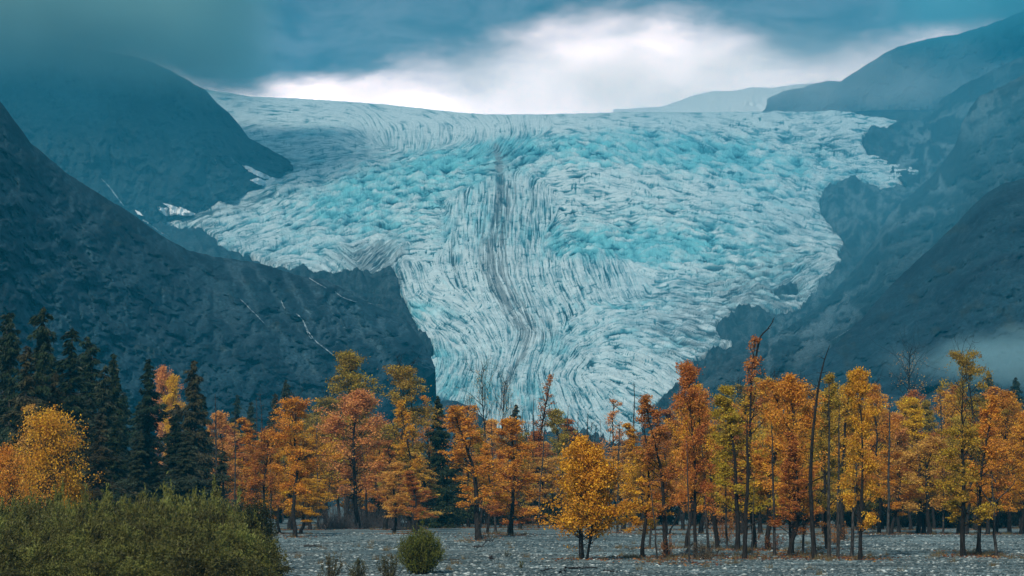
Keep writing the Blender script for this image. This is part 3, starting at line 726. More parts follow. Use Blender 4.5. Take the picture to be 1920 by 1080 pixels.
def bark_material(name, a, b):
    m, t, bs = new_mat(name)
    tcx = t.new('ShaderNodeTexCoord'); mp = t.new('ShaderNodeMapping'); mp.inputs['Scale'].default_value = (6, 6, 1.2)
    t.l.new(tcx.outputs['Object'], mp.inputs[0])
    n = t.noise(mp.outputs[0], 1.6, 4, .7)
    t.l.new(t.mix(t.mapr(n, .4, .68), a, b), bs.inputs['Base Color'])
    bp = t.new('ShaderNodeBump'); bp.inputs['Distance'].default_value = .05; t.l.new(n, bp.inputs['Height']); t.l.new(bp.outputs[0], bs.inputs['Normal'])
    return m
bark = bark_material('dark_bark', rgb(.006, .0055, .0055), rgb(.024, .021, .020))
grey_wood = bark_material('weathered_wood', rgb(.012, .012, .012), rgb(.065, .062, .06))
lichen_bark = bark_material('spruce_bark', rgb(.018, .014, .012), rgb(.09, .085, .075))

def leaf_material(name, warm=True, spread=1.0, transl=.35):
    m = bpy.data.materials.new(name); m.use_nodes = True
    t = NT(m.node_tree); t.n.clear()
    oi = t.new('ShaderNodeObjectInfo'); v = attr(t, 'var')
    base = oi.outputs['Color']
    hs = t.new('ShaderNodeHueSaturation'); t.l.new(base, hs.inputs['Color'])
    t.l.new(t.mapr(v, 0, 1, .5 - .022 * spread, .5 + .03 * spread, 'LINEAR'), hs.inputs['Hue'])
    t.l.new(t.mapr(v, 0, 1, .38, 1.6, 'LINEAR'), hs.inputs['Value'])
    d = t.new('ShaderNodeBsdfPrincipled'); d.inputs['Roughness'].default_value = .55; d.inputs['Specular IOR Level'].default_value = .25
    tr = t.new('ShaderNodeBsdfTranslucent'); ms = t.new('ShaderNodeMixShader'); ms.inputs[0].default_value = transl
    t.l.new(hs.outputs[0], d.inputs['Base Color']); t.l.new(hs.outputs[0], tr.inputs['Color'])
    t.l.new(d.outputs[0], ms.inputs[1]); t.l.new(tr.outputs[0], ms.inputs[2])
    out = t.new('ShaderNodeOutputMaterial'); t.l.new(ms.outputs[0], out.inputs[0])
    return m
autumn_leaf = leaf_material('autumn_leaf'); needle = leaf_material('needles', spread=.8, transl=.1); willow_leaf = leaf_material('willow_leaf', spread=.8)

def wander(p0, d0, length, n, rs_, wob=.12, up=.0, grav=0.):
    pts = [np.array(p0, float)]; d = np.array(d0, float); d /= np.linalg.norm(d)
    for i in range(n):
        d = d + rs_.randn(3) * wob; d[2] += up - grav; d /= np.linalg.norm(d)
        pts.append(pts[-1] + d * length / n)
    return np.array(pts)

def cottonwood(seed, H=16., W=2.6, clear=.22, leaves=9000, leafy=(0., 1.), shape='column', stems=1, lean=0., twig=.7, prim=34, size=.17, bend=.25, sparse=0.):
    """returns [(name, mesh object)...]; crown between clear*H and H, half width W"""
    r = np.random.RandomState(seed); T = Tubes(); B = Tubes(); pts_all = []; cl_all = []; dens = []
    for s_ in range(stems):
        a0 = r.rand() * 6.28; off = (0 if s_ == 0 else .35)
        h = H * (1 if s_ == 0 else .65 + .3 * r.rand())
        base = np.array([math.cos(a0) * off, math.sin(a0) * off, 0])
        d = np.array([lean + (r.randn() * .05 if stems == 1 else math.cos(a0) * .28), r.randn() * .05 if stems == 1 else math.sin(a0) * .28, 1.])
        tr = wander(base, d, h, 14, r, .035 * (1 + bend * 2), .05)
        tr[:, 2] *= h / tr[-1, 2]; ss = np.linspace(0, 1, 15)[:, None]
        if s_ == 0: tr[:, :2] -= ss * (tr[-1, :2] - tr[0, :2] - np.array([lean * h, 0])) * .85
        tr[0, 2] = -.4
        rad = np.interp(np.linspace(0, 1, 15), [0, .04, .5, .9, 1], np.array([.30, .22, .13, .04, .015]) * H / 16 * (1 if s_ == 0 else .7))
        T.add(tr, rad, 7)
        npm = int(prim * (1 if s_ == 0 else .5))
        for k in range(npm):
            f = clear + (1 - clear) * ((k + r.rand()) / npm) ** .9
            f = min(f, .985); q = f * 14; i = int(q); p = tr[i] * (1 - q + i) + tr[min(i + 1, 14)] * (q - i)
            u = (f - clear) / (1 - clear)
            prof = {'column': (.75 + .35 * math.sin(u * 2.6 + .4)) * (1 - u ** 3 * .75), 'cone': 1.15 * (1 - u) ** .75 + .1,
                    'round': math.sin(min(1, u * .86 + .22) * math.pi) ** .6 * 1.15, 'vase': .45 + .9 * math.sin(u * 2.4) * (1 - u ** 4 * .6)}[shape]
            L = W * max(.18, prof) * (.6 + .65 * r.rand())
            az = r.rand() * 6.283; elv = math.radians(20 + 38 * u + r.randn() * 12)
            br = wander(p, (math.cos(az) * math.cos(elv), math.sin(az) * math.cos(elv), math.sin(elv)), L, 5, r, .16, .05)
            B.add(br, np.linspace(.055, .012, 6) * (1.25 - .6 * u) * H / 16, 4)
            for j in range(4):
                g = .3 + .7 * r.rand(); q2 = g * 5; i2 = min(int(q2), 4); p2 = br[i2] * (1 - q2 + i2) + br[i2 + 1] * (q2 - i2)
                dv = br[min(i2 + 1, 5)] - br[i2]; dv = dv / np.linalg.norm(dv) + r.randn(3) * .6
                tw = wander(p2, dv, L * (.25 + .3 * r.rand()) * twig / .7, 3, r, .25, .08)
                B.add(tw, np.linspace(.016, .006, 4) * H / 16, 3)
                pts_all.append(tw[1:]); 
            pts_all.append(br[3:])
    tips = np.concatenate(pts_all); zf = tips[:, 2] / H
    ok = (zf >= leafy[0]) & (zf <= leafy[1]); tips = tips[ok]
    T.V += B.V; T.F += [f + T.n for f in B.F]; T.n += B.n
    parts = [('trunk', T.mesh('trunk', bark))]
    if leaves:
        leaves = int(leaves * 1.2)
        # some limbs carry more leaves than others: clumps with gaps between them
        wgt = r.rand(len(tips)) ** (1.6 + sparse); wgt /= wgt.sum()
        idx = r.choice(len(tips), leaves, p=wgt)
        cl = np.clip(.5 + .22 * r.randn(len(tips)), 0, 1)
        sig = .24 * W / 2.6
        P = tips[idx] + r.randn(leaves, 3) * np.array([sig, sig, sig * .62])
        var = np.clip(cl[idx] * .6 + .4 * r.rand(leaves), 0, 1)
        parts.append(('crown', leaf_mesh('crown', P, size * .78, autumn_leaf, r, var, 1.25)))
    return parts

def conifer(seed, H=20., W=3., clear=.02, tiers=40, droop=.35, dens=1.0, ragged=.3, size=.28, flat_top=False, two=False):
    r = np.random.RandomState(seed); T = Tubes(); B = Tubes(); P = []; D = []; C = []
    for s_ in range(2 if two else 1):
        h = H * (1 - .1 * s_); x0 = s_ * .9
        tr = wander((x0, 0, -.4), (0, 0, 1), h, 10, r, .012, .05); T.add(tr, np.linspace(.28, .02, 11) * H / 20, 7)
        for k in range(tiers):
            f = clear + (1 - clear) * (k + .5) / tiers; z = f * h
            q = f * 10; i = min(int(q), 9); c = tr[i] * (1 - q + i) + tr[i + 1] * (q - i)
            env = (1 - f) ** .66
            if flat_top: env = max(env, .34 * (1 - max(0, f - .93) / .07))
            L0 = W * env * (1 + ragged * r.randn() * .8) + .12
            for b in range(7):
                if r.rand() < ragged * .35: continue
                fj = min(.995, max(clear, f + (r.rand() - .5) * 2.2 / tiers)); q = fj * 10; i = min(int(q), 9); c = tr[i] * (1 - q + i) + tr[i + 1] * (q - i)
                L = max(.15, L0 * (.45 + .75 * r.rand())); az = r.rand() * 6.283
                el0 = .25 * (f - .3) - droop * .3 + .16 * r.randn()
                n = 6; s = np.linspace(0, 1, n)
                bp_ = c + np.stack([np.cos(az) * L * s, np.sin(az) * L * s, L * (el0 * s - droop * s ** 2 + .22 * s ** 4)], -1)
                B.add(bp_, np.linspace(.03, .008, n), 3)
                m = int((16 + 150 * L / W) * dens)
                u = r.rand(m) ** .7; base = np.stack([np.interp(u, s, bp_[:, a]) for a in range(3)], -1)
                side = (r.rand(m) - .5) * 2; wv = .34 * L * (1 - .55 * u)
                base += np.stack([-np.sin(az) * side * wv, np.cos(az) * side * wv, -np.abs(side) * wv * .35 - (.12 + .5 * r.rand(m) ** 2) * (.3 + L / W)], -1)
                dirv = np.stack([np.cos(az) + -np.sin(az) * side * .9, np.sin(az) + np.cos(az) * side * .9, -.35 - 1.1 * r.rand(m)], -1) + r.randn(m, 3) * .25
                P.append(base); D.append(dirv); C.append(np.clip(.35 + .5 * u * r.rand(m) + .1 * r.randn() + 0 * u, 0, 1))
    P = np.concatenate(P); D = np.concatenate(D); D /= np.linalg.norm(D, axis=1)[:, None]; C = np.concatenate(C); n = len(P)
    s = size * (.6 + .8 * r.rand(n))[:, None]; side = np.cross(D, r.randn(n, 3) * .5 + np.array([0, 0, 1.])); side /= np.linalg.norm(side, axis=1)[:, None]
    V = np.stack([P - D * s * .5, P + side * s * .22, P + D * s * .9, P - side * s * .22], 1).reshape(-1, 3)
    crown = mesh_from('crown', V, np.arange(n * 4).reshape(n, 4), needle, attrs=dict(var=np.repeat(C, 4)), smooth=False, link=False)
    T.V += B.V; T.F += [f + T.n for f in B.F]; T.n += B.n
    return [('trunk', T.mesh('trunk', lichen_bark)), ('crown', crown)]

def snag(seed, H=14., stubs=26, lean=0., curve=0., stub_len=.8, rad=.16, fork=False, mat=None):
    r = np.random.RandomState(seed); T = Tubes(); B = Tubes()
    s = np.linspace(0, 1, 16)
    x = lean * H * s + curve * H * s ** 3.2 + np.cumsum(r.randn(16)) * .035; y = np.cumsum(r.randn(16)) * .03
    tr = np.stack([x, y, H * s], -1); tr[0, 2] = -.4
    T.add(tr, np.interp(s, [0, .05, .8, 1], [rad * 1.3, rad, rad * .45, .02]), 7)
    for k in range(stubs):
        f = .25 + .74 * r.rand() ** .8; q = f * 15; i = min(int(q), 14); p = tr[i] * (1 - q + i) + tr[i + 1] * (q - i)
        az = r.rand() * 6.28; e = math.radians(r.randn() * 18 + 22)
        L = stub_len * (.3 + 1.1 * r.rand()) * (1.2 - .6 * f)
        br = wander(p, (math.cos(az) * math.cos(e), math.sin(az) * math.cos(e), math.sin(e)), L, 4, r, .2, .05)
        B.add(br, np.linspace(.03, .007, 5), 4)
        if L > .7: B.add(wander(br[2], br[3] - br[2] + r.randn(3) * .2, L * .5, 3, r, .25, .05), np.linspace(.014, .006, 4), 3)
    if fork:
        for sg in (-1, 1):
            B.add(wander(tr[9], (sg * .75, .1, .8), H * .42, 7, r, .16, .02), np.linspace(rad * .55, .03, 8), 5)
    T.V += B.V; T.F += [f + T.n for f in B.F]; T.n += B.n
    return [('trunk', T.mesh('trunk', mat or grey_wood))]

def bush(seed, H=2.5, W=1.8, leaves=9000, size=.09, stems=60, dome=.55, shoot=.16):
    r = np.random.RandomState(seed); B = Tubes(); tips = []; tone = []
    for k in range(stems):
        az = r.rand() * 6.283; rr = r.rand() ** .6
        end = np.array([math.cos(az) * W * rr, math.sin(az) * W * rr, H * (math.sqrt(max(0, 1 - rr ** 2.4)) * (1 - .25) + .25) * (.72 + .33 * r.rand())])
        s = np.linspace(0, 1, 7)[:, None]; st = np.array([end[0] * .18, end[1] * .18, -.1])
        pt = st * (1 - s) + end * s; pt[:, :2] = st[:2] + (end[:2] - st[:2]) * (s ** 1.0) ; pt += r.randn(7, 3) * .04 * W / 1.8
        B.add(pt, np.linspace(.022, .006, 7), 3); tips.append(pt[2:]); tone.append(np.full(5, r.rand()))
    nsh = int(stems * 1.6)
    for k in range(nsh):                         # upright shoots standing out of the dome
        b_ = tips[r.randint(len(tips))][-1 - r.randint(2)]; L = H * (.05 + .12 * r.rand()); s = np.linspace(.1, 1, 5)[:, None]
        tips.append(b_ + s * L * (np.array([0, 0, 1.]) + r.randn(3) * .22)); tone.append(np.full(5, .35 + .65 * r.rand()))
    nb_ = sum(len(q) for q in tips[:stems]); tips = np.concatenate(tips); tone = np.concatenate(tone)
    idx = np.where(r.rand(leaves) < 1 - shoot, r.randint(0, nb_, leaves), r.randint(nb_, len(tips), leaves)); tight = np.where(idx < nb_, 1., .3)[:, None]; sg = .17 * W / 1.8
    P = tips[idx] + r.randn(leaves, 3) * sg * tight; P[:, 2] = np.abs(P[:, 2])
    var = np.clip(.55 * tone[idx] + .45 * r.rand(leaves), 0, 1)
    a, b = rand_frames(leaves, r, .8); a[:, 2] += .8; a /= np.linalg.norm(a, axis=1)[:, None]
    s = (size * (.6 + .8 * r.rand(leaves)))[:, None]
    V = np.stack([P - a * s * .7, P + b * s * .3, P + a * s * .9, P - b * s * .3], 1).reshape(-1, 3)
    return (np.concatenate(B.V), np.concatenate(B.F)), (V, np.arange(leaves * 4).reshape(-1, 4), np.repeat(var, 4))

def bush_parts(*a, **k):
    (bv, bf), (lv, lf, va) = bush(*a, **k)
    return [('stems', mesh_from('stems', bv, bf, bark, link=False)), ('foliage', mesh_from('foliage', lv, lf, willow_leaf, attrs=dict(var=va), smooth=False, link=False))]

def merged_bushes(name, label, protos, items, mat, bmat=None):
    """thicket that reads as one mass: items = (proto, x, y, sx, sz, rot, tone)"""
    LV, LF, VA, n = [], [], [], 0; BV, BF, nb = [], [], 0
    for (k, x, y, sx_, sz_, rot, tone) in items:
        (bv, bf), (lv, lf, va) = protos[k]
        c, s = math.cos(rot), math.sin(rot); R = np.array([[c * sx_, -s * sx_, 0], [s * sx_, c * sx_, 0], [0, 0, sz_]])
        o = np.array([x, y, float(ground_z(x, y)) - .03])
        W_ = lv @ R.T + o; LV.append(W_); LF.append(lf + n); n += len(lv)
        cn = np.repeat(fbm(W_[::4, 0] / 1.5 + W_[::4, 1] * .3, W_[::4, 2] / 1.1, 77, 3), 4)  # shade of the gaps between clumps painted in as tone noise
        keep = np.ones(len(lv), bool); VA.append(np.clip(.3 + .62 * (va - .3) + tone + .68 * cn, 0, 1))
        BV.append(bv @ R.T + o); BF.append(bf + nb); nb += len(bv)
    root = mesh_from(name, np.concatenate(LV), np.concatenate(LF), mat, attrs=dict(var=np.concatenate(VA)), smooth=False)
    st = mesh_from('stems', np.concatenate(BV), np.concatenate(BF), bmat or bark, parent=root)
    return tag(root, label, kind='stuff')
# ------------------------------------------------------------------ prototypes
PROTO = {
 'col1': (cottonwood(1, 16, 2.6, .20, 12500, shape='column'), 16, 2.9),
 'col2': (cottonwood(2, 16, 2.4, .16, 12500, shape='cone', size=.16), 16, 2.5),
 'col3': (cottonwood(3, 16, 2.8, .24, 12000, shape='vase', bend=.8), 16, 3.0),
 'col4': (cottonwood(4, 16, 2.5, .12, 12500, shape='column', bend=.5, sparse=.4), 16, 2.8),
 'col5': (cottonwood(5, 16, 2.2, .18, 10500, shape='cone', stems=2, sparse=.3), 16, 2.7),
 'col6': (cottonwood(6, 16, 3.2, .20, 15000, shape='round', sparse=0, prim=44), 16, 3.2),
 'col7': (cottonwood(14, 16, 2.2, .3, 9000, shape='vase', bend=1.0, sparse=.9, twig=1.0), 16, 2.5),
 'col8': (cottonwood(15, 16, 1.7, .1, 8500, shape='cone', bend=.7, sparse=.5, twig=.9), 16, 2.0),
 'col9': (cottonwood(16, 16, 2.4, .22, 8000, shape='column', bend=.9, sparse=1.0, twig=1.0, stems=2), 16, 2.9),
 'baretop': (cottonwood(7, 16, 2.3, .15, 6500, leafy=(0, .72), shape='column', twig=1.1, sparse=.5), 16, 2.6),
 'thin1': (cottonwood(8, 16, 1.9, .22, 3000, shape='column', twig=1.0, sparse=1.2, size=.15), 16, 2.2),
 'thin2': (cottonwood(9, 16, 1.5, .34, 1500, shape='cone', twig=.9, sparse=1.4, prim=44, size=.14, bend=.6), 16, 1.7),
 'bare': (cottonwood(10, 16, 2.4, .40, 700, shape='vase', twig=1.6, sparse=1.0, prim=40, size=.11), 16, 2.8),
 'lean1': (cottonwood(11, 16, 2.0, .24, 6000, shape='column', lean=-.10, sparse=.6, bend=.5), 16, 2.2),
 'bushy': (cottonwood(12, 9.5, 2.9, .14, 17000, shape='round', stems=4, size=.19, prim=60), 9.5, 3.1),
 'bushy2': (cottonwood(13, 10, 4.2, .06, 12000, shape='round', stems=3, size=.17, prim=46, sparse=.5), 10, 4.4),
 'spr1': (conifer(21, 20, 2.9, .02, 42), 20, 2.7),
 'spr2': (conifer(22, 20, 3.0, .03, 38, ragged=.5, droop=.45), 20, 2.8),
 'hem1': (conifer(23, 20, 3.2, .04, 34, ragged=.45, droop=.28, flat_top=True, size=.3), 20, 3.0),
 'hem2': (conifer(24, 20, 3.2, .04, 30, ragged=.6, droop=.35, flat_top=True, two=True, size=.3), 20, 3.2),
 'spr3': (conifer(25, 18, 1.6, .02, 44, ragged=.3, droop=.5), 18, 1.5),
 'spr4': (conifer(26, 18, 1.9, .12, 34, ragged=.8, droop=.5, dens=.5), 18, 1.8),
 'snag1': (snag(31, 14, 34), 14, 1.), 'snag2': (snag(32, 14, 22, stub_len=1.1), 14, 1.), 'snag3': (snag(33, 14, 40, stub_len=.6, rad=.12), 14, 1.),
 'snagbent': (snag(34, 16, 26, lean=-.03, curve=.115, stub_len=1.0, rad=.19, mat=bark), 16, 1.),
 'snagfork': (snag(35, 7, 3, lean=-.03, rad=.15, fork=True, stub_len=.5), 9, 1.), 'pole': (snag(36, 11.5, 30, rad=.2, stub_len=.22, mat=bark), 11.5, 1.),
 'whip': (snag(37, 7, 6, lean=-.08, curve=-.04, rad=.09, stub_len=.5), 7, 1.),
 'snag4': (snag(38, 14, 40, stub_len=1.3, rad=.13), 14, 1.),
}
GOLD, ORANGE, RUST = (.62, .28, .022), (.64, .25, .030), (.46, .150, .034)
OLIVE, YELLOW, PINK, PALE = (.34, .22, .028), (.66, .37, .022), (.66, .27, .085), (.66, .34, .07)
SPR, SPRB, SPRG = (.017, .027, .010), (.042, .034, .014), (.030, .038, .020)
PLACED = []
_first = set()
rp = np.random.RandomState(77)
def place(kind, px, base, top, wpx, color, name, label, cat, group=None, rot=None, nick=None):
    parts, H0, W0 = PROTO[kind]
    x, y = ground_at(px, base); z0 = float(ground_z(x, y)) 
    tx, tz = ray(px, top); h = CAMZ + float(tz) * y - z0
    sz = h / H0; sx_ = (wpx * y / FPX / 2) / W0 if wpx else sz
    root = bpy.data.objects.new(name, None); root.empty_display_size = .5
    root.location = (x, y, z0); root.scale = (sx_, sx_, sz)
    tl = .035 if rot is None else 0.
    root.rotation_euler = (tl * rp.randn(), tl * rp.randn(), rp.rand() * 6.283 if rot is None else rot)
    COL.objects.link(root)
    tag(root, label, cat, group)
    for pn, proto in parts:
        o = proto.copy(); o.name = pn; COL.objects.link(o); o.parent = root
        if color is not None:
            j = 1 + .10 * (rp.rand(3) - .5)
            o.color = (color[0] * j[0], color[1] * j[1], color[2] * j[2], 1)
    PLACED.append(dict(px=px, base=base, top=top, label=label, nick=nick, Y=y))
    return root

CW, SP_, SN = 'cottonwood', 'spruce', 'dead tree'
g_sp, g_cw, g_sn = 'dark conifers at the edge of the flat', 'autumn cottonwoods on the gravel flat', 'dead snags among the cottonwoods'
T_ = [
 # conifers of the dark clump
 ('hem1', 18, 1000, 574, 120, SPR, 'hemlock_tree', 'tall dark hemlock with layered drooping boughs at the edge of the picture', 'conifer', g_sp),
 ('hem2', 52, 1002, 566, 120, SPR, 'hemlock_tree', 'tallest dark hemlock, two ragged tips above the gold bush-like tree', 'conifer', g_sp, None, 'the tallest hemlock'),
 ('spr2', 126, 998, 604, 150, SPR, 'spruce_tree', 'broad dark spruce with a pointed top beside the tallest hemlock', 'conifer', g_sp, None, 'the broad pointed spruce'),
 ('hem1', 160, 994, 640, 120, SPR, 'hemlock_tree', 'flat topped dark conifer on the shoulder of the broad pointed spruce', 'conifer', g_sp),
 ('hem1', 188, 1000, 676, 100, SPRG, 'hemlock_tree', 'dark conifer stepping down between the broad spruce and the slim one', 'conifer', g_sp),
 ('spr3', 211, 996, 655, 62, SPR, 'spruce_tree', 'slim spire-like spruce standing clear of the dark clump', 'conifer', g_sp, None, 'the slim spire spruce'),
 ('spr1', 278, 994, 666, 108, SPR, 'spruce_tree', 'black-green spruce with a clean pointed top before the pinkish crown', 'conifer', g_sp, None, 'the clean pointed spruce'),
 ('hem2', 362, 996, 667, 98, SPRB, 'hemlock_tree', 'brownish conifer with two knobbly tips and drooping side boughs', 'conifer', g_sp, None, 'the brownish double conifer'),
 ('spr2', 240, 985, 742, 80, SPRG, 'spruce_tree', 'lower dark spruce in the gap between the slim and clean pointed ones', 'conifer', g_sp),
 ('spr4', 318, 990, 752, 84, SPRB, 'spruce_tree', 'thin brown spruce under the pink and yellow crowns', 'conifer', g_sp),
 ('spr2', 96, 1008, 690, 110, SPRB, 'spruce_tree', 'thin-needled brownish spruce in front of the broad pointed one', 'conifer', g_sp),
 ('spr4', 40, 1010, 640, 100, SPRB, 'spruce_tree', 'brown half-bare spruce in front of the tallest hemlock', 'conifer', g_sp),
 ('spr4', 178, 1012, 770, 90, SPRB, 'spruce_tree', 'low ragged spruce at the foot of the dark clump near the gold tree', 'conifer', g_sp),
 ('spr2', 252, 1008, 810, 90, SPRG, 'spruce_tree', 'short dark spruce at the foot of the clean pointed one', 'conifer', g_sp),
 ('spr2', 345, 1008, 800, 110, SPRG, 'spruce_tree', 'grey-green spruce with lichen at the foot of the brownish double conifer', 'conifer', g_sp),
 ('spr4', 395, 1008, 840, 70, SPRG, 'spruce_tree', 'pale lichened young spruce between the dark clump and the orange trees', 'conifer', g_sp),
 ('spr2', 300, 1004, 850, 100, SPR, 'spruce_tree', 'short black spruce over the willow tops in the dark clump', 'conifer', g_sp),
 ('spr1', 432, 968, 735, 62, SPR, 'spruce_tree', 'small distant spruce behind the first orange trees', 'conifer', g_sp, None, 'the small distant spruce'),
 ('spr3', 461, 968, 748, 42, SPRG, 'spruce_tree', 'narrow distant spruce, second beside the small distant one', 'conifer', g_sp),
 ('spr1', 541, 972, 706, 74, SPRG, 'spruce_tree', 'distant spruce rising directly behind the bent orange tree', 'conifer', g_sp, None, 'the spruce behind the bent tree'),
 ('spr3', 515, 970, 732, 46, SPRB, 'spruce_tree', 'thin brown distant spruce next to the one behind the bent tree', 'conifer', g_sp),
 ('spr1', 588, 972, 748, 58, SPR, 'spruce_tree', 'black distant spruce between the bent orange tree and the tall olive one', 'conifer', g_sp),
 ('spr1', 831, 990, 736, 78, SPR, 'spruce_tree', 'tapering charcoal spruce between the orange crowns before the low rock knob', 'conifer', g_sp, None, 'the charcoal spruce'),
 ('spr2', 808, 984, 800, 70, SPRG, 'spruce_tree', 'shorter dark spruce tucked beside the charcoal one', 'conifer', g_sp),
 ('spr2', 856, 984, 806, 74, SPRG, 'spruce_tree', 'shorter dark spruce behind the charcoal one, close to the orange crown', 'conifer', g_sp),
 ('spr1', 1904, 966, 702, 90, (.03, .045, .03), 'spruce_tree', 'green conifer top behind the bright orange crown at the picture edge', 'conifer', g_sp),
 ('spr1', 1855, 966, 690, 80, (.05, .06, .03), 'spruce_tree', 'dull green tree top behind the tall curled cottonwood', 'conifer', g_sp),
 ('spr4', 985, 976, 752, 60, SPRB, 'spruce_tree', 'thin grey-brown spruce among the bare poles in front of the ice', 'conifer', g_sp),
 ('hem1', 88, 992, 622, 120, SPR, 'hemlock_tree', 'dark conifer filling the notch between the tallest hemlock and the broad spruce', 'conifer', g_sp),
 ('hem2', 146, 990, 622, 110, SPR, 'hemlock_tree', 'ragged dark top immediately behind the broad pointed spruce', 'conifer', g_sp),
 ('hem1', -8, 996, 588, 110, SPR, 'hemlock_tree', 'dark hemlock half cut off by the picture edge', 'conifer', g_sp),
 ('spr1', 222, 984, 730, 100, SPR, 'spruce_tree', 'dark spruce hiding behind the slim spire-like one', 'conifer', g_sp),
 ('spr1', 258, 982, 748, 90, SPR, 'spruce_tree', 'shadowy spruce just behind the clean pointed one', 'conifer', g_sp),
 ('spr2', 376, 986, 742, 100, SPR, 'spruce_tree', 'shadowy spruce just behind the brownish double conifer', 'conifer', g_sp),
 ('spr2', 330, 1000, 770, 110, SPR, 'spruce_tree', 'black spruce in the middle of the gap under the yellow crown', 'conifer', g_sp),
 ('spr2', 205, 1006, 780, 100, SPR, 'spruce_tree', 'low black spruce at the foot of the slim spire-like one', 'conifer', g_sp),
 ('spr2', 150, 1004, 740, 110, SPRG, 'spruce_tree', 'grey-green spruce in front of the flat topped conifer', 'conifer', g_sp),
 # cottonwoods, from one side of the picture to the other
 ('col6', 308, 975, 692, 72, PINK, 'cottonwood_tree', 'pinkish orange crown rising behind the clean pointed spruce', CW, g_cw),
 ('col1', 336, 976, 706, 58, YELLOW, 'cottonwood_tree', 'narrow yellow crown between the pinkish one and the brownish conifer', CW, g_cw),
 ('bushy2', 92, 1022, 772, 150, GOLD, 'cottonwood_tree', 'large spreading gold tree in front of the tallest hemlock', CW, g_cw, None, 'the spreading gold tree'),
 ('bushy2', 28, 1026, 838, 110, ORANGE, 'cottonwood_tree', 'low orange tree at the foot of the spreading gold one', CW, g_cw),
 ('thin1', 56, 1014, 760, 90, PALE, 'cottonwood_tree', 'sparse dull orange crown behind the spreading gold tree', CW, g_cw),
 ('bushy', 140, 1020, 880, 70, GOLD, 'cottonwood_tree', 'small gold tree at the skirt of the dark clump', CW, g_cw),
 ('col4', 418, 990, 772, 80, PINK, 'cottonwood_tree', 'pale orange tree, first beyond the dark conifers', CW, g_cw),
 ('col8', 462, 994, 786, 88, ORANGE, 'cottonwood_tree', 'orange tree with a gold heart before the small distant spruce', CW, g_cw),
 ('col1', 500, 1004, 806, 90, RUST, 'cottonwood_tree', 'rust coloured tree with low pink-brown foliage beside the bent orange one', CW, g_cw, 0, 'the rust tree'),
 ('col3', 553, 1012, 748, 112, ORANGE, 'cottonwood_tree', 'orange tree with a crooked bent trunk at the edge of the gravel', CW, g_cw, 1.0, 'the bent orange tree'),
 ('col5', 525, 1000, 850, 70, GOLD, 'cottonwood_tree', 'short gold tree under the bent orange one', CW, g_cw),
 ('col1', 648, 986, 662, 128, OLIVE, 'cottonwood_tree', 'tallest olive-gold cottonwood with a domed top above the gravel', CW, g_cw, None, 'the tallest olive-gold tree'),
 ('col3', 736, 990, 688, 122, (.36, .20, .028), 'cottonwood_tree', 'tall dull gold cottonwood with dark forking limbs beside the tallest olive one', CW, g_cw, None, 'the forking gold tree'),
 ('col6', 672, 992, 736, 140, PINK, 'cottonwood_tree', 'broad salmon orange tree on a thick black trunk before the tallest olive one', CW, g_cw, None, 'the broad salmon tree'),
 ('col1', 612, 984, 782, 84, OLIVE, 'cottonwood_tree', 'olive brown crown beside the tallest olive-gold tree, lower', CW, g_cw),
 ('col4', 706, 988, 820, 74, ORANGE, 'cottonwood_tree', 'low orange tree under the forking gold one', CW, g_cw),
 ('lean1', 776, 998, 752, 66, GOLD, 'cottonwood_tree', 'narrow gold-orange tree hanging with leaves beside the burnt snag', CW, g_cw, 0, 'the narrow hanging tree'),
 ('thin1', 800, 988, 742, 62, ORANGE, 'cottonwood_tree', 'tufted orange tree with a bare black stem next to the charcoal spruce', CW, g_cw),
 ('lean1', 898, 1014, 762, 118, ORANGE, 'cottonwood_tree', 'orange tree on a slanting dark trunk at the gravel edge', CW, g_cw, 0, 'the slanting orange tree'),
 ('bare', 912, 984, 694, 66, PALE, 'cottonwood_tree', 'tall tree with a bare twiggy top against the foot of the glacier', CW, g_cw, None, 'the bare twiggy tree'),
 ('bare', 938, 984, 716, 54, PALE, 'cottonwood_tree', 'second bare twiggy top against the ice, slightly lower', CW, g_cw),
 ('col4', 958, 1010, 784, 120, ORANGE, 'cottonwood_tree', 'broad deep orange tree with low foliage on a straight trunk', CW, g_cw, None, 'the broad deep orange tree'),
 ('col7', 878, 990, 760, 74, ORANGE, 'cottonwood_tree', 'orange tree behind the slanting one near the charcoal spruce', CW, g_cw),
 ('thin2', 1021, 984, 702, 70, RUST, 'cottonwood_tree', 'burnt-looking straight tree with stubby branches and tufts of rusty leaves', CW, g_cw, None, 'the stubby burnt tree'),
 ('col4', 1052, 980, 768, 76, OLIVE, 'cottonwood_tree', 'dull gold crown behind the round bushy gold tree', CW, g_cw),
 ('col1', 1000, 984, 808, 80, RUST, 'cottonwood_tree', 'brownish orange tree at the foot of the stubby burnt one', CW, g_cw),
 ('bushy', 1093, 1050, 822, 136, (.64, .29, .020), 'cottonwood_tree', 'round bushy gold tree on several stems, alone on the gravel', CW, g_cw, None, 'the round bushy gold tree'),
 ('thin1', 1144, 984, 750, 70, PINK, 'cottonwood_tree', 'sparse pink-leaved tree with dark upswept branches before the ice', CW, g_cw, None, 'the sparse pink tree'),
 ('col8', 1168, 996, 796, 80, GOLD, 'cottonwood_tree', 'thin gold tree below the tall bare whip', CW, g_cw),
 ('baretop', 1204, 1044, 792, 92, GOLD, 'cottonwood_tree', 'gold tree with a thick black trunk snapped-looking at mid height', CW, g_cw, None, 'the gold tree on the black trunk'),
 ('lean1', 1250, 1046, 742, 96, RUST, 'cottonwood_tree', 'tree leaning away from the ice with a rusty top and dark twisted trunk', CW, g_cw, 0, 'the twisted rusty tree'),
 ('col1', 1304, 1048, 682, 96, RUST, 'cottonwood_tree', 'tall red-orange tree with knobbly red tufts at the top', CW, g_cw, None, 'the tall red-orange tree'),
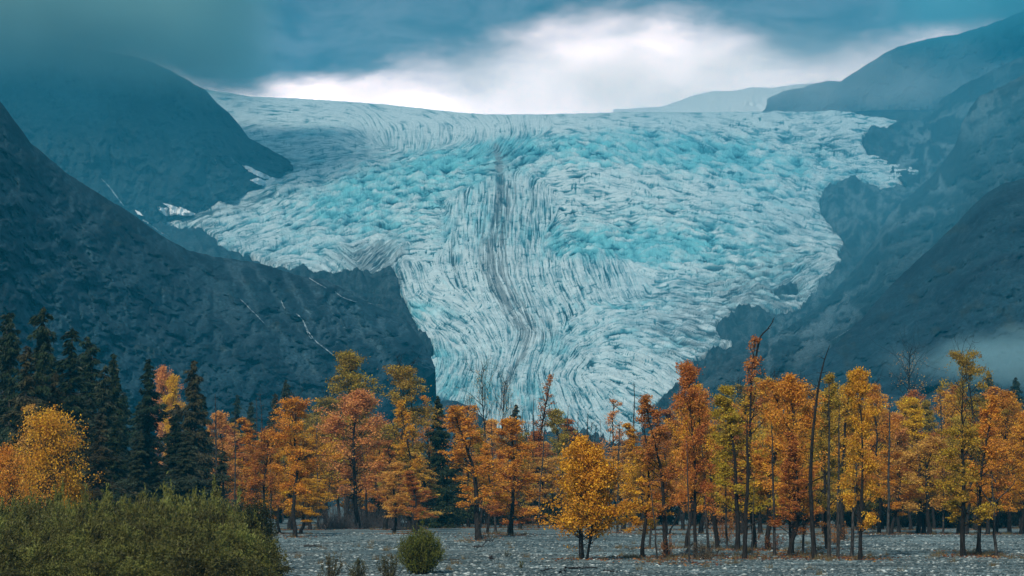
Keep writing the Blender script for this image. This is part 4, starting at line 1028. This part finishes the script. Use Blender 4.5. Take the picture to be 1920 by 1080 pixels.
 ('col3', 1286, 1030, 742, 96, ORANGE, 'cottonwood_tree', 'orange tree in the shadow of the tall red-orange one', CW, g_cw),
 ('col9', 1346, 1034, 722, 100, GOLD, 'cottonwood_tree', 'gold tree between the tall red-orange tree and the yellow one', CW, g_cw),
 ('col2', 1382, 1036, 726, 112, (.44, .28, .025), 'cottonwood_tree', 'yellow-gold tree behind the straight dead pole', CW, g_cw, None, 'the yellow-gold tree'),
 ('thin1', 1414, 1030, 632, 96, RUST, 'cottonwood_tree', 'tallest brown cottonwood topped by a bare crooked pole', CW, g_cw, None, 'the tallest brown tree'),
 ('col7', 1440, 1036, 716, 112, ORANGE, 'cottonwood_tree', 'orange crown beside the tallest brown tree', CW, g_cw),
 ('col6', 1484, 1040, 708, 116, ORANGE, 'cottonwood_tree', 'broad orange crown before the leaning dead snag', CW, g_cw, None, 'the broad orange crown'),
 ('col5', 1478, 1044, 812, 112, RUST, 'cottonwood_tree', 'low rust-red tree beneath the broad orange crown', CW, g_cw, None, 'the low rust-red tree'),
 ('col2', 1552, 1030, 704, 86, OLIVE, 'cottonwood_tree', 'dull olive tree just beyond the leaning dead snag', CW, g_cw),
 ('col8', 1580, 1014, 700, 84, (.50, .27, .025), 'cottonwood_tree', 'yellow tree behind the slim dark pair of stems', CW, g_cw),
 ('col4', 1613, 1050, 690, 96, GOLD, 'cottonwood_tree', 'golden tree on paired slim trunks out on the gravel', CW, g_cw, None, 'the paired-trunk gold tree'),
 ('col3', 1648, 1000, 722, 90, ORANGE, 'cottonwood_tree', 'orange-gold tree behind the paired-trunk one', CW, g_cw),
 ('bare', 1711, 966, 660, 84, PALE, 'cottonwood_tree', 'leafless grey twiggy crown rising above the gold canopy', CW, g_cw, None, 'the leafless grey crown'),
 ('col1', 1686, 1000, 776, 90, PINK, 'cottonwood_tree', 'pinkish orange tree left of none, below the leafless grey crown', CW, g_cw),
 ('col2', 1720, 1002, 748, 100, YELLOW, 'cottonwood_tree', 'brightest yellow-orange pointed tree under the leafless grey crown', CW, g_cw, None, 'the brightest pointed tree'),
 ('col6', 1744, 1004, 822, 130, PALE, 'cottonwood_tree', 'pale apricot spreading tree in front of the brightest pointed one', CW, g_cw, None, 'the pale apricot tree'),
 ('baretop', 1806, 1044, 700, 118, (.42, .22, .022), 'cottonwood_tree', 'dark gold tree with thick clustered trunks out on the gravel', CW, g_cw, None, 'the thick-trunked gold tree'),
 ('col3', 1812, 1006, 660, 92, OLIVE, 'cottonwood_tree', 'tall dusky tree with a curled tufted top above the gold canopy', CW, g_cw, None, 'the tall curled tree'),
 ('lean1', 1834, 1040, 742, 84, ORANGE, 'cottonwood_tree', 'orange tree on a dark twisting trunk beside the thick-trunked gold one', CW, g_cw, 3.1),
 ('col6', 1893, 1002, 738, 112, (.56, .235, .024), 'cottonwood_tree', 'bright orange crown near the picture edge, behind the forked snag', CW, g_cw, None, 'the bright orange crown'),
 ('col2', 1866, 1000, 800, 90, GOLD, 'cottonwood_tree', 'gold tree directly behind the forked snag', CW, g_cw),
 ('col1', 1925, 1004, 770, 90, ORANGE, 'cottonwood_tree', 'orange tree cut off by the picture edge', CW, g_cw),
 # dead stems
 ('snag1', 408, 1000, 738, 0, None, 'dead_snag', 'straight grey snag at the border of conifers and orange trees', SN, g_sn),
 ('snag3', 443, 998, 770, 0, None, 'dead_snag', 'thin dead stem before the small distant spruce', SN, g_sn),
 ('snag4', 494, 990, 736, 0, None, 'dead_snag', 'branchy grey snag rising above the rust tree', SN, g_sn),
 ('snag3', 508, 1004, 800, 0, None, 'dead_snag', 'black straight stem in front of the rust tree', SN, g_sn),
 ('snag3', 482, 976, 745, 0, None, 'dead_snag', 'faint thin snag behind the branchy grey one', SN, g_sn),
 ('snag2', 777, 990, 708, 0, None, 'dead_snag', 'tall burnt snag in front of the ice beside the forking gold tree', SN, g_sn, None, 'the burnt snag'),
 ('snag3', 890, 984, 742, 0, None, 'dead_snag', 'thin bare stem just before the bare twiggy tree', SN, g_sn),
 ('snag3', 999, 984, 744, 0, None, 'dead_snag', 'tall thin dead stem close beside the stubby burnt tree', SN, g_sn),
 ('snag4', 976, 982, 765, 0, None, 'dead_snag', 'twiggy dead stem between the deep orange and stubby burnt trees', SN, g_sn),
 ('snag2', 1064, 978, 760, 0, None, 'dead_snag', 'dead stem with a few upright twigs above the dull gold crown', SN, g_sn),
 ('snag3', 1078, 978, 772, 0, None, 'dead_snag', 'slender dead pole right before the ice, second of the close pair', SN, g_sn),
 ('snag1', 1094, 980, 770, 0, None, 'dead_snag', 'short crooked snag directly above the round bushy gold tree', SN, g_sn),
 ('snag3', 1128, 978, 786, 0, None, 'dead_snag', 'pale thin stem before the ice beside the sparse pink tree', SN, g_sn),
 ('snag3', 1182, 990, 716, 0, None, 'dead_snag', 'tallest bare whip-thin pole against the lower ice', SN, g_sn, None, 'the tall bare whip'),
 ('whip', 1232, 1050, 900, 0, None, 'dead_sapling', 'thin crooked grey sapling beside the thick black trunk', 'sapling', g_sn, 0),
 ('snag3', 1292, 1056, 822, 0, None, 'dead_snag', 'pale grey stem standing before the tall red-orange tree', SN, g_sn),
 ('pole', 1395, 1048, 780, 0, None, 'dead_snag', 'straight rough dead pole without branches before the yellow-gold tree', SN, g_sn, None, 'the straight dead pole'),
 ('snag3', 1410, 1046, 880, 0, None, 'dead_snag', 'thin dark stem beside the straight rough pole', SN, g_sn),
 ('snagbent', 1527, 1048, 648, 0, None, 'dead_snag', 'tall dead snag whose top bends over against the blue slope', SN, g_sn, 0, 'the leaning dead snag'),
 ('snag2', 1556, 1046, 718, 0, None, 'dead_snag', 'dark bare stem beyond the bending snag', SN, g_sn),
 ('snag1', 1572, 1046, 760, 0, None, 'dead_snag', 'second dark bare stem beyond the bending snag, lower', SN, g_sn),
 ('snag3', 1840, 1042, 860, 0, None, 'dead_snag', 'slim dark stem beside the thick-trunked gold tree', SN, g_sn),
 ('snagfork', 1870, 1043, 842, 0, None, 'dead_snag', 'dead tree forking into two crooked bare arms out on the gravel', SN, g_sn, 0, 'the forked snag'),
 ('snag1', 1330, 1042, 800, 0, None, 'dead_snag', 'black stem among the leaves behind the tall red-orange tree', SN, g_sn),
 ('snag3', 1364, 1034, 770, 0, None, 'dead_snag', 'slim black stem between the red-orange and yellow-gold trees', SN, g_sn),
 ('snag1', 1452, 1044, 790, 0, None, 'dead_snag', 'dark stem standing before the broad orange crown', SN, g_sn),
 ('snag3', 1505, 1040, 770, 0, None, 'dead_snag', 'straight black stem close before the bending snag', SN, g_sn),
 ('snag1', 1598, 1046, 752, 0, None, 'dead_snag', 'black stem close beside the paired-trunk gold tree', SN, g_sn),
 ('snag1', 1664, 1006, 744, 0, None, 'dead_snag', 'dark stem in the orange trees beyond the paired trunks', SN, g_sn),
 ('snag3', 1768, 1004, 760, 0, None, 'dead_snag', 'dark stem at the far side of the pale apricot tree', SN, g_sn),
 ('snag1', 648, 990, 760, 0, None, 'dead_snag', 'black stem in front of the tallest olive-gold tree', SN, g_sn),
 ('snag3', 690, 990, 740, 0, None, 'dead_snag', 'black stem between the broad salmon and forking gold trees', SN, g_sn),
 ('snag3', 595, 990, 780, 0, None, 'dead_snag', 'dark stem in the gap before the grey brush', SN, g_sn),
 ('snag1', 930, 1000, 790, 0, None, 'dead_snag', 'dark stem between the slanting and the deep orange trees', SN, g_sn),
 ('snag3', 1010, 990, 770, 0, None, 'dead_snag', 'black stem just before the stubby burnt tree', SN, g_sn),
 ('snag1', 1158, 1000, 790, 0, None, 'dead_snag', 'dark stem between the sparse pink tree and the thin gold one', SN, g_sn),
 ('snag3', 1218, 1030, 770, 0, None, 'dead_snag', 'dark stem between the black trunk and the twisted rusty tree', SN, g_sn),
 ('snag3', 1874, 972, 690, 0, None, 'dead_snag', 'distant pale dead tip above the canopy near the picture edge', SN, g_sn),
]
for row in T_:
    row = row + (None,) * (12 - len(row))
    kind, px, base, top, wpx, colr, name, label, cat, grp, rot, nick = row
    place(kind, px, base, top, wpx, colr, name, label.replace('left of none, ', ''), cat, grp, rot, nick)

# the bare crooked pole on top of the tallest brown tree, and the branch on the dead pole: parts of those trees
def limb(root_label, pts_px, r0, name='limb', mat=None):
    root = [o for o in COL.objects if o.get('label') == root_label][0]
    y = root.location.y; P_ = []
    for px, py in pts_px:
        tx, tz = ray(px, py); P_.append((float(tx) * y, y, CAMZ + float(tz) * y))
    n = 14; s = np.linspace(0, len(P_) - 1, n); P_ = np.array(P_)
    Q = np.stack([np.interp(s, range(len(P_)), P_[:, k]) for k in range(3)], -1); Q[1:-1] += rp.randn(n - 2, 3) * .03
    T = Tubes(); T.add(Q, np.linspace(r0, .03, n), 6)
    for k in (5, 8, 11):
        T.add(wander(Q[k], Q[k + 1] - Q[k] + rp.randn(3) * .15, .5, 3, rp, .2), np.linspace(.03, .01, 4), 4)
    o = T.mesh(name, mat or bark); COL.objects.link(o)
    o.parent = root
    bpy.context.view_layer.update()
    loc, s_ = root.location, root.scale; R = root.rotation_euler.z
    o.matrix_parent_inverse = (Matrix.Translation(loc) @ Matrix.Rotation(R, 4, 'Z') @ Matrix.Diagonal((s_[0], s_[1], s_[2], 1))).inverted()
    return o
limb('tallest brown cottonwood topped by a bare crooked pole', [(1412, 690), (1416, 650), (1422, 628), (1434, 616), (1442, 604), (1448, 592)], .13)
limb('straight rough dead pole without branches before the yellow-gold tree', [(1396, 992), (1405, 984), (1418, 976), (1432, 966), (1447, 955)], .10, 'branch')
limb('dead tree forking into two crooked bare arms out on the gravel', [(1868, 905), (1860, 892), (1850, 890), (1840, 894)], .07, 'branch', grey_wood)
limb('low rust-red tree beneath the broad orange crown', [(1488, 960), (1500, 925), (1515, 905), (1540, 892), (1560, 875), (1590, 868)], .09, 'branch')

# ------------------------------------------------------------------ the wood behind: canopy rows
env_x = [390, 460, 560, 620, 700, 760, 810, 860, 900, 960, 1010, 1080, 1130, 1180, 1230, 1290, 1340, 1400, 1470, 1540, 1600, 1700, 1800, 1930]
env_y = [800, 806, 800, 760, 770, 800, 850, 830, 790, 800, 815, 800, 815, 812, 790, 765, 745, 728, 728, 735, 735, 745, 742, 748]
nicks = [p for p in PLACED if p['nick']]
words_c = {ORANGE: 'orange', GOLD: 'gold', RUST: 'rust-brown', OLIVE: 'olive-gold', PALE: 'pale apricot', YELLOW: 'yellow'}
seen = set(p['label'] for p in PLACED)
rf = np.random.RandomState(321)
kinds = ['col1', 'col2', 'col3', 'col4', 'col5', 'col7', 'col8', 'col9', 'col7', 'col8', 'baretop', 'thin1']
fills = []
for rowi, (base, n, lo, hi) in enumerate([(1004, 26, 40, 130), (992, 36, 14, 90), (984, 42, 4, 70), (974, 46, -14, 34)]):
    for k in range(n):
        px = 398 + (k + .2 + .6 * rf.rand()) * 1545 / n
        if base > 990 and (1000 < px < 1200 or px < 520 or 590 < px < 700): continue
        if 796 < px < 872: continue
        if base < 988 and (800 < px < 870 or (1085 < px < 1190 and rf.rand() < .5)): continue
        fills.append((px, base + 5 * (rf.rand() - .5), np.interp(px, env_x, env_y) + lo + (hi - lo) * rf.rand()))
for px, base, top in fills:
    if px > 1250: pal = [GOLD, ORANGE, GOLD, OLIVE, RUST, YELLOW]
    elif px < 620: pal = [ORANGE, RUST, GOLD, OLIVE]
    else: pal = [ORANGE, RUST, PALE, OLIVE, GOLD]
    colr = pal[rf.randint(len(pal))]; kd = kinds[rf.randint(len(kinds))]
    near = sorted(nicks, key=lambda p: abs(p['px'] - px))
    d = px - near[0]['px']
    side = 'directly behind' if abs(d) < 9 else None
    lab = None
    cw_ = words_c[colr]
    if side: cands = [f'{cw_} canopy tree {side} {near[0]["nick"]}']
    else:
        other = [p for p in nicks if (p['px'] - px) * (near[0]['px'] - px) < 0]
        other = sorted(other, key=lambda p: abs(p['px'] - px))
        cands = [f'{cw_} canopy tree behind {near[0]["nick"]}, towards {other[0]["nick"]}' if other else f'{cw_} canopy tree behind {near[0]["nick"]}, towards the picture edge']
    cands += [cands[0].replace('canopy tree', 'canopy tree in the deepest row'), cands[0].replace('canopy tree', 'low canopy tree'), cands[0].replace('canopy tree', 'narrow canopy tree')]
    for c_ in cands:
        if c_ not in seen and len(c_.split()) <= 16: lab = c_; break
    grp = 'canopy trees behind the front cottonwoods'
    if lab is None:
        lab = 'unremarkable autumn tree merged into the canopy'
    seen.add(lab)
    place(kd, px, base, top - 8, 62 + 50 * rf.rand(), colr, 'cottonwood_tree', lab, 'cottonwood', grp)
for k in range(26):       # thin dead tips that stick out of the canopy
    px = [420, 472, 530, 566, 598, 700, 760, 868, 962, 990, 1010, 1040, 1056, 1086, 1108, 1136, 1162, 1196, 1214, 1274, 1330, 1460, 1628, 1664, 1770, 1845][k]
    top = np.interp(px, env_x, env_y) - 22 + 18 * rf.rand()
    near = sorted(nicks, key=lambda p: abs(p['px'] - px)); l0 = near[0]['nick']
    l1 = sorted([p for p in nicks if (p['px'] - px) * (near[0]['px'] - px) < 0], key=lambda p: abs(p['px'] - px))[0]['nick']
    lab = f'thin dead tip in the canopy near {l0}, towards {l1}'
    if lab in seen or len(lab.split()) > 16: lab = f'dead tip poking up close by {l0}'
    for alt in (f'short dead tip just behind {l0}', f'thin bare twig tip beside {l0}, towards {l1}', f'faint dead tip deeper behind {l0}', f'second faint dead tip deeper behind {l0}'):
        if lab in seen and len(alt.split()) <= 16: lab = alt
    seen.add(lab)
    place(['snag1', 'snag3', 'snag4'][k % 3], px, 978, top, 0, None, 'dead_snag', lab, SN, 'thin dead tips above the canopy')

# ------------------------------------------------------------------ shrubs
BP = {k: bush(500 + k, 4.2, 2.6, 9000, .17, 60) for k in range(3)}
items = []
rb = np.random.RandomState(4)
top_x = [-60, 0, 60, 120, 200, 300, 370, 420, 470, 505, 530]; top_y = [955, 952, 944, 938, 940, 940, 928, 936, 962, 992, 1030]
for (Yr, n, x0, x1, dt) in ((172, 13, -40, 462, 0), (160, 12, -50, 485, 14), (148, 12, -40, 500, 30), (138, 11, -40, 505, 52), (128, 10, -30, 490, 80), (119, 9, -30, 480, 108)):
    for k in range(n):
        px = x0 + (x1 - x0) * (k + .5 + .5 * (rb.rand() - .5)) / n
        tp = np.interp(px, top_x, top_y) + dt + 9 * rb.randn() * (dt > 0) + 4 * rb.rand()
        h = CAMZ + float(ray(px, tp)[1]) * Yr
        x = float(ray(px, 900)[0]) * Yr
        items.append((rb.randint(3), x, Yr + rb.randn(), .62 + .22 * rb.rand(), h / 4.3, rb.rand() * 6.28, .5 * (rb.rand() - .6) + {0: .22, 14: .08}.get(dt, -.06)))  # lit tops and shaded lower rows put into the leaf tone
th = merged_bushes('willow_thicket', 'dense olive green willow thicket filling the near corner', BP, items, willow_leaf)
th.color = (.135, .132, .030, 1)
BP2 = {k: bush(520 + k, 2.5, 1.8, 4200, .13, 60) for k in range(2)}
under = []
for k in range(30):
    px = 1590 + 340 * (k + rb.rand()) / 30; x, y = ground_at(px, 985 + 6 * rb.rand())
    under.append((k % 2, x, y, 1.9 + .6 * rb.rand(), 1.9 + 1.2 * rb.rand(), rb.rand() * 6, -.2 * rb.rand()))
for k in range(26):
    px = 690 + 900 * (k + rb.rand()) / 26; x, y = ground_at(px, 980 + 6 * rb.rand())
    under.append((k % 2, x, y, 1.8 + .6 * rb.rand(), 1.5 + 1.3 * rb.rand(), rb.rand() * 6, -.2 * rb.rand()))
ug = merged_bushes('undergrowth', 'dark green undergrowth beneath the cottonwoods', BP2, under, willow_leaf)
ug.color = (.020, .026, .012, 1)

# bare grey twig brush at the foot of the trees
def brush(seed, n, x0, x1, y0, y1, H):
    r = np.random.RandomState(seed); T = Tubes()
    for k in range(n):
        u = r.rand(); x = x0 + (x1 - x0) * u; y = y0 + (y1 - y0) * r.rand() - 3 * math.sin(u * 9) ** 2
        h = H * (.25 + .75 * r.rand()) * (.45 + .55 * abs(math.sin(u * 7.3 + .8))) * min(1, u * 9 + .15, (1 - u) * 7 + .1)
        T.add(wander((x, y, -.05), (r.randn() * .45, r.randn() * .3, 1), h, 5, r, .13, .02), np.linspace(.028, .008, 6), 3)
    return T
xa, ya = ground_at(588, 992); xb, yb_ = ground_at(762, 989)
Tb = brush(7, 1500, xa, xb, ya, yb_ + 12, 5.6); ob = mesh_from('brush', np.concatenate(Tb.V), np.concatenate(Tb.F), bark_material('twig', rgb(.035, .033, .036), rgb(.12, .11, .11)))
tag(ob, 'grey leafless brush at the foot of the broad salmon tree', kind='stuff')

def plant(name, px, base, wpx, hpx, colr, label, seed, cat='shrub', leaves=7000, size=.075, dome=None, H0=2.5, W0=1.8):
    x, y = ground_at(px, base); z0 = float(ground_z(x, y))
    h = hpx * y / FPX; ww = wpx * y / FPX / 2
    root = bpy.data.objects.new(name, None); root.location = (x, y, z0 - .02); COL.objects.link(root); tag(root, label, cat)
    for pn, o in [(o.name.split('.')[0], o) for _, o in bush_parts(seed, h / .98, ww, leaves, size, max(14, leaves // 90))]:
        COL.objects.link(o); o.parent = root; o.color = tuple(colr) + (1,)
    return root
plant('willow_shrub', 787, 1076, 92, 76, (.10, .105, .014), 'round olive shrub sitting alone on the gravel', 601, leaves=19000, size=.085)
plant('willow_shrub', 478, 1070, 84, 120, (.030, .036, .014), 'dark green rounded shrub ending the willow thicket', 602, leaves=14000, size=.11)
plant('willow_shrub', 228, 1092, 110, 66, (.11, .12, .022), 'lighter yellow-green shrub at the bottom edge of the thicket', 603, leaves=9000, size=.11)
plant('small_shrub', 620, 1088, 46, 52, (.085, .070, .030), 'thin brownish weed clump near the thicket end', 604, leaves=1500, size=.07)
plant('small_shrub', 672, 1088, 50, 38, (.070, .066, .028), 'middle one of three low brownish weed clumps', 605, leaves=1700, size=.07)
plant('small_shrub', 732, 1088, 50, 46, (.065, .060, .024), 'low weed clump close beside the round olive shrub', 606, leaves=2000, size=.07)
plant('small_shrub', 977, 1064, 12, 14, (.12, .13, .03), 'tiny yellow-green tuft on the open gravel', 607, leaves=260, size=.05)
plant('small_shrub', 952, 1044, 16, 12, (.10, .10, .04), 'tiny dry tuft farther out than the yellow-green one', 608, leaves=260, size=.05)
plant('small_shrub', 922, 1050, 16, 9, (.05, .028, .022), 'low dark red-brown tuft on the gravel', 609, leaves=400, size=.05)
plant('small_shrub', 820, 1042, 20, 12, (.09, .10, .03), 'small green tuft behind the round olive shrub', 610, leaves=300, size=.05)
plant('dry_shrub', 915, 1016, 66, 58, (.10, .05, .03), 'half-bare twiggy shrub around the slanting trunk', 611, leaves=260, size=.08)
plant('dry_shrub', 1450, 1036, 60, 30, (.17, .06, .02), 'low rusty shrub under the rust-red tree', 612, leaves=900, size=.1)
plant('dry_shrub', 1320, 1050, 70, 34, (.10, .075, .05), 'tangle of dry grass and twigs at the foot of the red-orange tree', 613, leaves=900, size=.1)
plant('dry_shrub', 1355, 1020, 90, 60, (.30, .11, .03), 'low orange shrub between the black trunks', 614, leaves=1600, size=.12)
plant('dry_shrub', 1255, 1046, 44, 40, (.24, .09, .03), 'rusty shrub around the twisted trunk', 615, leaves=600, size=.1)
plant('dry_shrub', 1560, 1022, 70, 40, (.30, .12, .03), 'orange low shrub beyond the bending snag', 616, leaves=900, size=.12)

def log(px0, py0, px1, py1, r0, label, curve=.1, seed=0):
    a = ground_at(px0, py0); b = ground_at(px1, py1); r = np.random.RandomState(seed); s = np.linspace(0, 1, 10)
    x = a[0] + (b[0] - a[0]) * s; y = a[1] + (b[1] - a[1]) * s
    z = ground_z(x, y) + r0 * .8 + curve * s * (1 - s) * 2 + .02 * r.randn(10)
    T = Tubes(); P_ = np.stack([x, y, z], -1); T.add(P_, np.linspace(r0, r0 * .45, 10), 7)
    for k in (3, 5, 7): T.add(wander(P_[k], r.randn(3) * .4 + np.array([0, 0, .7]), .35, 3, r, .2), np.linspace(.03, .01, 4), 4)
    root = bpy.data.objects.new('fallen_log', None); COL.objects.link(root); root.location = (float(x.mean()), float(y.mean()), 0)
    o = T.mesh('stem', grey_wood); COL.objects.link(o); o.parent = root; o.location = (-root.location.x, -root.location.y, 0)
    return tag(root, label, 'log', 'driftwood lying on the gravel')
log(1060, 1069, 1120, 1067, .10, 'longest driftwood pole lying on the near gravel', .05, 1)
log(1050, 1075, 1062, 1073, .09, 'short dark stub of driftwood next to the longest pole', .02, 2)
log(1132, 1073, 1158, 1074, .07, 'thin driftwood stick beyond the end of the longest pole', .03, 3)
log(1012, 1074, 1040, 1069, .06, 'thin driftwood twig on the other side of the short stub', .12, 4)
log(570, 1026, 604, 1026, .12, 'dark log lying on the gravel near the thicket', .02, 5)
log(888, 1028, 908, 1028, .12, 'dark log at the foot of the twiggy shrub', .1, 6)
log(905, 1026, 925, 1018, .06, 'arched dry branch beside the dark log by the twiggy shrub', .9, 7)
log(735, 995, 800, 993, .16, 'long dark log behind the narrow hanging tree', .05, 8)
log(1280, 1046, 1310, 1030, .13, 'leaning dead limb at the foot of the tall red-orange tree', 1.0, 9)
log(820, 1052, 862, 1052, .06, 'thin pale stick lying beside the round olive shrub', .02, 10)

# fallen leaves and dry grass gathered round the trunks
def litter(n, seed):
    r = np.random.RandomState(seed); C_ = [p for p in PLACED if p['base'] > 980 and p['px'] > 500]
    k = r.randint(0, len(C_), n); xx = np.array([ground_at(C_[i]['px'], C_[i]['base']) for i in range(len(C_))])
    P_ = xx[k] + r.randn(n, 2) * np.array([1.5, 3.0]) * (.5 + r.rand(n, 1)); z = ground_z(P_[:, 0], P_[:, 1]) + .04
    a, b = rand_frames(n, r, .25); s_ = (.07 + .10 * r.rand(n))[:, None]; c_ = np.stack([P_[:, 0], P_[:, 1], z], -1)
    V = np.stack([c_ - a * s_, c_ + b * s_ * .6, c_ + a * s_, c_ - b * s_ * .6], 1); V[:, :, 2] = np.maximum(V[:, :, 2], z[:, None] - .02)
    return mesh_from('leaf_litter', V.reshape(-1, 3), np.arange(n * 4).reshape(n, 4), autumn_leaf, attrs=dict(var=np.repeat(r.rand(n) ** 1.5, 4)), smooth=False)
ll = litter(26000, 71); ll.color = (.26, .10, .035, 1); tag(ll, 'rusty fallen leaves scattered round the trunks', kind='stuff')
def grass(n, seed):
    r = np.random.RandomState(seed); C_ = [p for p in PLACED if p['base'] > 984 and p['px'] > 540]
    xx = np.array([ground_at(p['px'], p['base']) for p in C_]); k = r.randint(0, len(C_), n // 40); cen = xx[k] + r.randn(len(k), 2) * np.array([1.8, 3.0])
    cen = np.vstack([cen, np.stack([(r.rand(90) * 2 - 1) * 30 + 8, 150 + 110 * r.rand(90)], -1)])
    q = r.randint(0, len(cen), n); base = cen[q] + r.randn(n, 2) * .16; z = ground_z(base[:, 0], base[:, 1]) - .02
    h = .18 + .42 * r.rand(n) ** 2; d = r.randn(n, 2) * .3
    A_ = np.stack([base[:, 0] - .012, base[:, 1], z], -1); B_ = A_ + np.array([.03, 0, 0]); C2 = np.stack([base[:, 0] + d[:, 0] * h, base[:, 1] + d[:, 1] * h, z + h], -1)
    V = np.stack([A_, B_, C2], 1).reshape(-1, 3)
    return mesh_from('dry_grass', V, np.arange(n * 3).reshape(n, 3), willow_leaf, attrs=dict(var=np.repeat(r.rand(n), 3)), smooth=False)
dg = grass(24000, 72); dg.color = (.12, .09, .045, 1); tag(dg, 'sparse tufts of dry grass on the gravel', kind='stuff')
